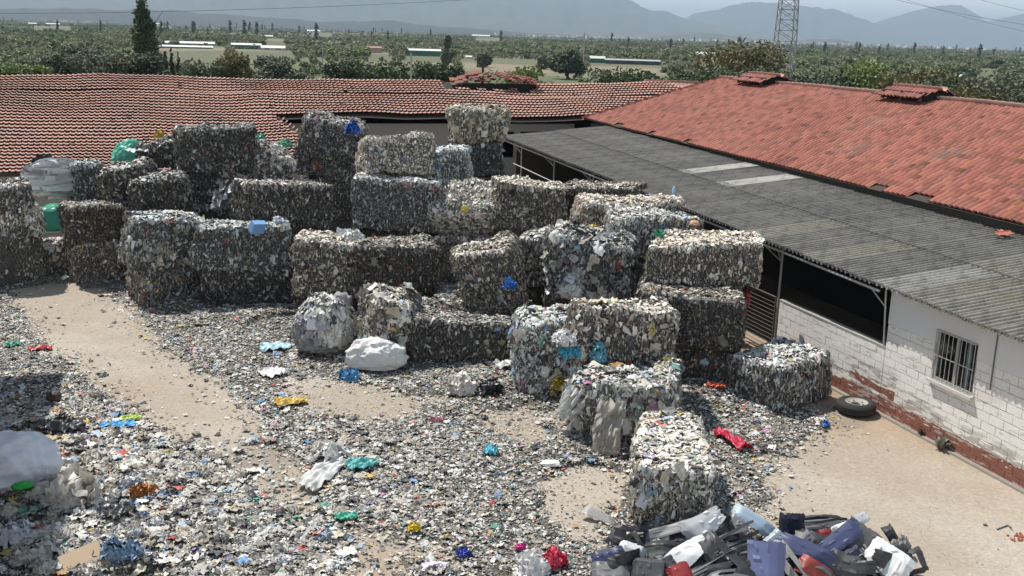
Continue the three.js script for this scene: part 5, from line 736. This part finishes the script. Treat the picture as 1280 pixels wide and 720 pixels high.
// ---------------------------------------------------------------- trees near and far
const leafMat = new THREE.MeshPhysicalMaterial({ color: rgb(1, 1, 1), vertexColors: true, roughness: 0.85, side: THREE.DoubleSide, transmission: 0.3, thickness: 0 });
const barkMat = std([0.09, 0.07, 0.055], 0.95);
const GREENS = { green: [[0.065, 0.1, 0.03], [0.09, 0.13, 0.042], [0.048, 0.072, 0.024]], dark: [[0.042, 0.066, 0.025], [0.06, 0.09, 0.034], [0.03, 0.048, 0.02]], olive: [[0.14, 0.125, 0.04], [0.11, 0.12, 0.038], [0.18, 0.13, 0.045]], light: [[0.15, 0.2, 0.045], [0.19, 0.25, 0.065], [0.12, 0.17, 0.04]], cypress: [[0.015, 0.026, 0.012], [0.022, 0.036, 0.016], [0.012, 0.02, 0.01]], grey: [[0.12, 0.135, 0.075], [0.1, 0.115, 0.06], [0.14, 0.15, 0.09]] };
function crownGeo(lobes, n, size, pal, seed, stretch = 1) {   // leaf clumps spread through overlapping lobes
  const r = rand(seed), T = new Tris(); let tot = 0; for (const l of lobes) tot += l[3] * l[4] * l[5];
  for (let i = 0; i < n; i++) {
    let t = r() * tot, l = lobes[0]; for (const q of lobes) { l = q; if ((t -= q[3] * q[4] * q[5]) < 0) break; }
    const a = r() * 6.283, c = r() * 2 - 1, s = Math.sqrt(1 - c * c), R = Math.pow(r(), 0.42) * (1 + 0.28 * N3(Math.cos(a) * 2 + seed, c * 2, Math.sin(a) * 2)), p = V(l[0] + Math.cos(a) * s * R * l[3], l[1] + c * R * l[4], l[2] + Math.sin(a) * s * R * l[5]);
    const nn = V(r() - 0.5, r() * 0.9 - 0.1, r() - 0.5).normalize(); flake(T, p, nn, tangent(nn, r), size * (0.5 + r()) * stretch, size * (0.3 + 0.35 * r()), r, GREENS[pal][(r() * 3) | 0]);
  }
  return T.geo();
}
function limbs(h, w, seed, n = 5) { const r = rand(seed), L = [new THREE.CylinderGeometry(w * 0.45, w, h * 0.62, 7).translate(0, h * 0.31, 0)]; for (let i = 0; i < n; i++) { const a = r() * 6.283, y = h * (0.3 + 0.3 * r()), e = V(Math.cos(a) * h * 0.22, y + h * (0.2 + 0.12 * r()), Math.sin(a) * h * 0.22); const d = e.clone().sub(V(0, y, 0)), g = new THREE.CylinderGeometry(w * 0.12, w * 0.35, d.length(), 5); g.applyQuaternion(new THREE.Quaternion().setFromUnitVectors(V(0, 1, 0), d.clone().normalize())); const c = V(0, y, 0).addScaledVector(d, 0.5); L.push(g.translate(c.x, c.y, c.z)); } return mergeGeometries(L.map((g) => { g.deleteAttribute('uv'); return g; })); }
// px: middle; py: top in the photograph; wpx: crown width there; dist: metres away
function tree(name, label, px, py, wpx, dist, pal, o = {}) {
  const d = far(px, py, dist), h = d.y, w = wpx * (o.column ? 1 : 1.18) / FOCAL * dist, r = rand(px * 3 + py), t = thing(name, label, o.cat || 'tree', V(d.x, -0.05, d.z), r() * 6, o.group || 'trees beyond the roofs'), ch = o.ch ?? Math.min(h * 0.85, Math.max(w * 1.1, 2));
  const lobes = []; if (o.column) for (let k = 0; k < 9; k++) { const f = k / 8; lobes.push([(r() - 0.5) * w * 0.15, h * (0.12 + 0.84 * f), (r() - 0.5) * w * 0.15, w * 0.5 * (o.cone ? 1.05 - 0.95 * f : Math.sin(0.5 + f * 2.2)), h * 0.1, w * 0.5 * (o.cone ? 1.05 - 0.95 * f : Math.sin(0.5 + f * 2.2))]); }
  else { lobes.push([0, h - ch * 0.55, 0, w * 0.36, ch * 0.45, w * 0.36]); for (let k = 0; k < 9; k++) { const a = r() * 6.283, q = 0.2 + 0.14 * r(); lobes.push([Math.cos(a) * w * 0.32, h - ch * (0.24 + 0.6 * r()), Math.sin(a) * w * 0.32, w * q, ch * (0.16 + 0.1 * r()), w * q]); } }
  part('crown', crownGeo(lobes, Math.round((o.n ?? 1500) * 1.15), o.leaf ?? Math.max(0.15, dist * 0.0019), pal, px + py * 7), leafMat, t); part('trunk', limbs(h, 0.1 + w * 0.03, px), barkMat, t); return t;
}
tree('olive_tree', 'tall olive yellow tree behind the red roof near the pylon', 925, 40, 92, 80, 'olive', { n: 3800, ch: 5.5 });
tree('bushy_tree', 'small dark green tree left of the olive yellow tree', 862, 73, 52, 84, 'green', { n: 1400 });
tree('bushy_tree', 'green tree in front of the olive yellow tree', 905, 76, 90, 76, 'green', { n: 2000, ch: 4 });
tree('bushy_tree', 'green tree at the foot of the pylon', 965, 78, 60, 74, 'green', { n: 1700, ch: 4 });
tree('bushy_tree', 'broad dark green tree right of the pylon', 1040, 76, 100, 72, 'dark', { n: 2800, ch: 4 });
tree('bushy_tree', 'fresh green tree between dark tree and far ridge vent', 1098, 68, 66, 72, 'light', { n: 2000, ch: 4.5 });
tree('bushy_tree', 'olive green tree behind the near ridge vent', 1145, 74, 84, 70, 'olive', { n: 2300, ch: 4.5 });
tree('bushy_tree', 'thin green tree right of the near ridge vent', 1187, 88, 46, 68, 'green', { n: 1200, ch: 3.5 });
tree('bushy_tree', 'low olive bush before the big right tree', 1214, 100, 60, 66, 'olive', { n: 1200, ch: 3 });
tree('bushy_tree', 'big dark tree at the right edge of the picture', 1256, 74, 118, 68, 'grey', { n: 3600, ch: 5 });
tree('poplar', 'slim tall poplar rising above the left roof', 178, 2, 30, 130, 'green', { column: 1, n: 3000, leaf: 0.24 });
for (const [px, py, l] of [[206, 56, 'left one of the three narrow dark cypresses'], [213, 52, 'tallest, middle one of the three narrow dark cypresses'], [222, 61, 'right one of the three narrow dark cypresses']]) tree('cypress', l, px, py, 8.5, 125, 'cypress', { column: 1, cone: 1, n: 700, leaf: 0.17, group: 'three cypresses' });
tree('bushy_tree', 'dark broad tree left of the poplar', 90, 49, 64, 100, 'dark', { n: 2400, ch: 4.5 });
tree('bushy_tree', 'grey green tree between dark tree and poplar', 125, 62, 60, 98, 'grey', { n: 1600, ch: 3.5 });
tree('bushy_tree', 'shadowy bush before the foot of the poplar', 178, 60, 44, 105, 'dark', { n: 1500, ch: 4 });
tree('bushy_tree', 'grey bush left of the dark broad tree', 58, 66, 52, 102, 'grey', { n: 1200, ch: 3.5 });
tree('vine_bush', 'bright yellow green bush at the left edge over the roof', 14, 75, 60, 92, 'light', { n: 1500, ch: 2, cat: 'bush' });
tree('vine_bush', 'smaller bright green bush beside the left edge bush', 40, 77, 36, 92, 'light', { n: 1000, ch: 2, cat: 'bush' });
const row = [[248, 80, 40, 'green', 'low bush right of the cypresses'], [292, 60, 42, 'olive', 'round olive tree over the left roof'], [338, 64, 44, 'grey', 'round grey green tree right of the olive one'], [372, 82, 40, 'dark', 'low dark bush over the roof middle'], [425, 74, 34, 'dark', 'dark bush right of the low dark bush'], [450, 70, 48, 'green', 'green bush left of the tall green bush'], [482, 68, 60, 'green', 'tall green bush over the roof middle'], [535, 72, 44, 'green', 'green bush by the pale pole'], [562, 76, 34, 'dark', 'dark bush by the broken ridge'], [650, 80, 44, 'light', 'pale bush right of the broken ridge'], [770, 82, 56, 'green', 'round bush before the green shed'], [812, 86, 34, 'dark', 'small dark bush near the flap of roof'], [150, 72, 40, 'grey', 'grey bush left of the poplar foot'], [262, 72, 50, 'grey', 'grey tree row right of the cypresses']];
for (const [px, py, w, pal, l] of row) tree('bushy_tree', l, px, py, w, 105, pal, { n: 900, ch: 3.2, cat: 'bush' });
tree('round_tree', 'single round dark tree in the straw field', 711, 60, 38, 205, 'dark', { n: 1800, leaf: 0.4, ch: 5 });
for (const [px, py, w, l] of [[605, 64, 14, 'small tree left in the straw field'], [678, 66, 16, 'grey bush in the straw field'], [838, 82, 18, 'dry bush right of the long shed'], [558, 58, 8, 'dark slim tree by the long green shed'], [560, 42, 5, 'slim far poplar above the green shed']]) tree('field_tree', l, px, py, w, 260, 'grey', { n: 500, leaf: 0.5, ch: 4 });
const FAR_HOUSES = [[192, 266, 421], [196, 264, 367], [290, 326, 383], [327, 356, 377], [455, 477, 387], [501, 551, 360], [734, 756, 339], [757, 824, 333], [870, 893, 530], [1191, 1212, 278], [1220, 1242, 455], [1079, 1096, 489], [582, 590, 341], [590, 612, 1655], [384, 400, 1593], [326, 341, 739], [36, 46, 1392], [58, 74, 1436], [190, 200, 2808]];   // sight lines kept open to the houses
// countless trees and shrubs of the plain
{
  const r = rand(8080), kinds = [['green', 1], ['grey', 2], ['dark', 3]].map(([p, s]) => crownGeo([[0, 0.5, 0, 0.45, 0.42, 0.45], [0.2, 0.65, 0.1, 0.28, 0.26, 0.3], [-0.22, 0.55, -0.1, 0.28, 0.3, 0.26], [0, 0.75, -0.15, 0.25, 0.22, 0.25]], 90, 0.17, p, s * 31)), lists = [[], [], []];
  for (let i = 0; i < 60000; i++) {
    const d = 150 * Math.pow(36, r()), px = -150 + r() * 1580, az = 18.6 * D + Math.atan((px - 640) / 1338), x = Math.sin(az) * d, z = -Math.cos(az) * d; const f = fbm(x / 170, z / 260, 4, 3), f2 = fbm(x / 60 + 9, z / 60, 14, 2);
    const low = (f < 0.0 && r() < 0.93) || (d < 330 && f2 < 0.02 && r() < 0.85); if (FAR_HOUSES.some(([p0, p1, dd]) => px > p0 - 5 && px < p1 + 5 && d > dd * 0.5 && d < dd * 1.04)) continue; if (px > 570 && px < 705 && d > 225 && d < 360) continue; if (x > 10 && x < 110 && z < -150 && z > -300 && r() < 0.9) continue; const s = (d < 300 ? 0.9 + 1.3 * r() : 1.2 + 1.8 * r()) * (f2 > 0.25 && r() < 0.3 ? 1.6 : 1) * (low ? 0.42 : 1), k = low ? 1 : f > 0.15 ? 2 : r() < 0.5 ? 0 : 1;
    lists[k].push([new THREE.Matrix4().compose(V(x, -0.1, z), new THREE.Quaternion().setFromAxisAngle(V(0, 1, 0), r() * 6.28), V(s * (0.9 + 0.6 * r()), s * (0.7 + 0.5 * r()), s * (0.9 + 0.6 * r()))), rgb(1.25, 1.1, 1.15).multiplyScalar(1.3 + 1.2 * r())]);
  }
  const m = leafMat; lists.forEach((l, k) => { const o = instanced(numbered('plain_trees'), kinds[k], m, l, scene); o.userData.label = ['green orchard trees covering the plain', 'grey green scrub covering the plain', 'dark groves on the plain'][k]; o.userData.category = 'trees'; });
  // slim poplars far out, and specks of far villages
  const pop = crownGeo([[0, 0.3, 0, 0.13, 0.28, 0.13], [0, 0.65, 0, 0.11, 0.3, 0.11], [0, 0.85, 0, 0.06, 0.15, 0.06]], 80, 0.09, 'dark', 91), pl = []; for (let i = 0; i < 110; i++) { const px = -50 + r() * 1400, d = 700 + 2600 * r(), az = 18.6 * D + Math.atan((px - 640) / 1338), s = 6 + 7 * r(); pl.push([new THREE.Matrix4().makeScale(s * 0.8, s, s * 0.8).setPosition(Math.sin(az) * d, 0, -Math.cos(az) * d), rgb(1, 1, 1)]); }
  const o = instanced('far_poplars', pop, m, pl, scene); o.userData.label = 'slim poplars scattered over the far plain'; o.userData.category = 'trees';
  const hb = new THREE.BoxGeometry(1, 1, 1).translate(0, 0.5, 0), hl = []; for (let i = 0; i < 420; i++) { const c = [[690, 60], [800, 30], [880, 40], [1010, 35], [960, 60], [60, 40], [1150, 60]][(r() * 7) | 0], px = c[0] + (r() + r() - 1) * c[1] * 1.6, d = 3000 + 1700 * r(), az = 18.6 * D + Math.atan((px - 640) / 1338); hl.push([new THREE.Matrix4().makeScale(8 + 14 * r(), 4 + 4 * r(), 8 + 6 * r()).setPosition(Math.sin(az) * d, 0, -Math.cos(az) * d), r() < 0.7 ? rgb(0.7, 0.68, 0.64) : rgb(0.5, 0.3, 0.22)]); }
  const t = instanced('far_village', hb, std([1, 1, 1], 0.8), hl, scene); t.userData.label = 'pale specks of far villages at the foot of the hills'; t.userData.category = 'village';
}
// sheds and houses out on the plain: px0, px1, base, top, in the photograph
function farHouse(name, label, px0, px1, yb, yt, wall, roof, o = {}) {
  const hz = horizonY((px0 + px1) / 2), dist = EYE / ((yb - hz) / 1338), a = far((px0 + px1) / 2, yb, dist), w = (px1 - px0) / FOCAL * dist, h = (yb - yt) / FOCAL * dist, g = thing(name, label, 'building', V(a.x, -0.05, a.z), -azim(a) + (o.turn || 0), 'buildings on the plain'), dp = o.depth ?? Math.max(5, w * 0.35), rh = h * (o.rh ?? 0.35);
  part('wall', new THREE.BoxGeometry(w, h - rh, dp).translate(0, (h - rh) / 2, 0), std(wall, 0.85), g);
  const s = new THREE.Shape(); s.moveTo(-dp / 2 - 0.3, 0); s.lineTo(dp / 2 + 0.3, 0); s.lineTo(0, rh); const e = new THREE.ExtrudeGeometry(s, { depth: w * 1.03, bevelEnabled: false }).rotateY(Math.PI / 2).translate(-w * 0.515, h - rh + 0.02, 0); part('roof', e, std(roof, 0.7), g);
  if (w > 8) for (let k = 0; k < Math.floor(w / 4); k++) part('window', new THREE.BoxGeometry(1.6, (h - rh) * 0.4, 0.06).translate(-w / 2 + 2 + k * 4, (h - rh) * 0.55, dp / 2 + 0.02), std([0.08, 0.09, 0.1], 0.4), g);
  return g;
}
const WH = [0.72, 0.71, 0.68], GRN = [0.06, 0.2, 0.13], PKW = [0.5, 0.3, 0.25];
farHouse('greenhouse', 'long white roofed greenhouse right of the poplar', 192, 266, 56, 51.5, [0.3, 0.36, 0.34], WH, { rh: 0.5 });
farHouse('greenhouse', 'second white roofed greenhouse in front of the long one', 196, 264, 60, 56.5, [0.25, 0.32, 0.28], WH, { rh: 0.5 });
farHouse('green_shed', 'green walled shed with white roof over the left roof', 290, 326, 61, 54, GRN, WH, { rh: 0.3 });
farHouse('white_shed', 'low white shed right of the green walled shed', 327, 356, 62.5, 57, [0.6, 0.58, 0.54], WH, { rh: 0.5 });
farHouse('pink_house', 'small pink house left of the long green shed', 455, 477, 65.5, 58, PKW, [0.42, 0.25, 0.2], { rh: 0.2 });
farHouse('green_shed', 'long green shed with white roof at the picture middle', 501, 551, 69.5, 61, GRN, WH, { rh: 0.25 });
farHouse('green_shed', 'green shed with pale roof right of the round tree', 734, 756, 78, 70, GRN, [0.55, 0.58, 0.5], { rh: 0.35 });
farHouse('dark_shed', 'long dark shed row with white end right of the round tree', 757, 824, 80, 74, [0.05, 0.08, 0.08], [0.4, 0.42, 0.42], { rh: 0.25 });
farHouse('white_shed', 'white shed left of the olive yellow tree', 870, 893, 70, 65, WH, WH, { rh: 0.5 });
farHouse('white_shed', 'white low shed between the right trees', 1191, 1212, 99, 93, WH, [0.6, 0.55, 0.52], { rh: 0.4 });
farHouse('white_shed', 'white hall far behind the right trees', 1220, 1242, 84, 80, WH, WH);
farHouse('white_shed', 'white shed over the fresh green tree', 1079, 1096, 78, 74.5, WH, WH);
farHouse('white_shed', 'white tent like shed above the broken ridge', 582, 590, 73, 69.5, WH, WH);
farHouse('white_shed', 'far white hall left of the slim far poplar', 590, 612, 47, 43.5, WH, WH);
farHouse('white_shed', 'far white hall above the second greenhouse', 384, 400, 41, 37.5, WH, WH);
farHouse('white_shed', 'white shed above the green walled shed', 326, 341, 47.5, 44, WH, WH);
farHouse('white_shed', 'white specked house at the far left', 36, 46, 31.5, 28.5, WH, WH);
farHouse('white_shed', 'long white hall far left below the hill', 58, 74, 32, 29, WH, WH);
farHouse('white_shed', 'white roof right of the poplar top', 190, 200, 32, 29, WH, WH);
// poles, pylon and wires
const pole = (label, px, yb, yt, dist, r, c) => { const a = far(px, yt, dist); single('pole', bar(V(0, 0, 0), V(0, a.y, 0), r, 6), std(c, 0.8), label, 'pole', V(a.x, -0.1, a.z)); };
pole('dark post behind the broken ridge', 604, 90, 72, 75, 0.09, [0.05, 0.045, 0.04]); pole('pale pole before the long green shed', 514, 100, 65, 90, 0.08, [0.42, 0.41, 0.38]); pole('dark lamp post between the right trees', 1192, 100, 84, 90, 0.09, [0.05, 0.05, 0.05]); pole('grey pole in the field right of the greenhouses', 403, 72, 52, 220, 0.12, [0.36, 0.36, 0.36]); pole('thin grey mast right of the round tree', 731, 88, 40, 230, 0.13, [0.36, 0.36, 0.36]);
{
  const base = far(978, 90, 190), o = thing('lattice_pylon', 'steel lattice power pylon rising behind the red roof', 'pylon', V(base.x, 0, base.z), -0.35), m = std([0.30, 0.31, 0.31], 0.6, { metalness: 0.3 }), hh = 34, wd = (y) => mixn(1.95, 0.85, y / hh), cn = [[-1, -1], [1, -1], [1, 1], [-1, 1]];
  for (const [x, z] of cn) part('leg', bar(V(x * wd(0), 0, z * wd(0)), V(x * wd(hh), hh, z * wd(hh)), 0.11, 4), m, o);
  let y = 0, k = 0; while (y < hh - 1) { const y2 = y + wd(y) * 1.15; const g = []; for (let s = 0; s < 4; s++) { const [x, z] = cn[s], [X, Z] = cn[(s + 1) % 4]; g.push(bar(V(x * wd(y), y, z * wd(y)), V(X * wd(y2), y2, Z * wd(y2)), 0.055, 4), bar(V(X * wd(y), y, Z * wd(y)), V(x * wd(y2), y2, z * wd(y2)), 0.055, 4), bar(V(x * wd(y), y, z * wd(y)), V(X * wd(y), y, Z * wd(y)), 0.05, 4)); } part('brace', mergeGeometries(g), m, o); y = y2; k++; }
  const wire = (label, a, b, sag, r) => { const pts = []; for (let i = 0; i <= 16; i++) { const p = a.clone().lerp(b, i / 16); p.y -= sag * 4 * (i / 16) * (1 - i / 16); pts.push(p); } single('power_line', new THREE.TubeGeometry(new THREE.CatmullRomCurve3(pts), 40, r, 4), std([0.1, 0.1, 0.11], 0.7), label, 'wire', null, 'overhead wires'); };
  wire('thin overhead wire crossing the hills at the upper left', far(-40, 17, 170), far(700, -8, 200), 0.9, 0.035);
  wire('upper overhead wire before the right mountains', far(1090, -8, 210), far(1330, 38, 150), 0.5, 0.03); wire('middle overhead wire before the right mountains', far(1110, -8, 215), far(1330, 50, 150), 0.5, 0.025); wire('short overhead wire in the upper right corner', far(1195, -10, 190), far(1330, 22, 150), 0.4, 0.025);
}
renderer.render(scene, camera);
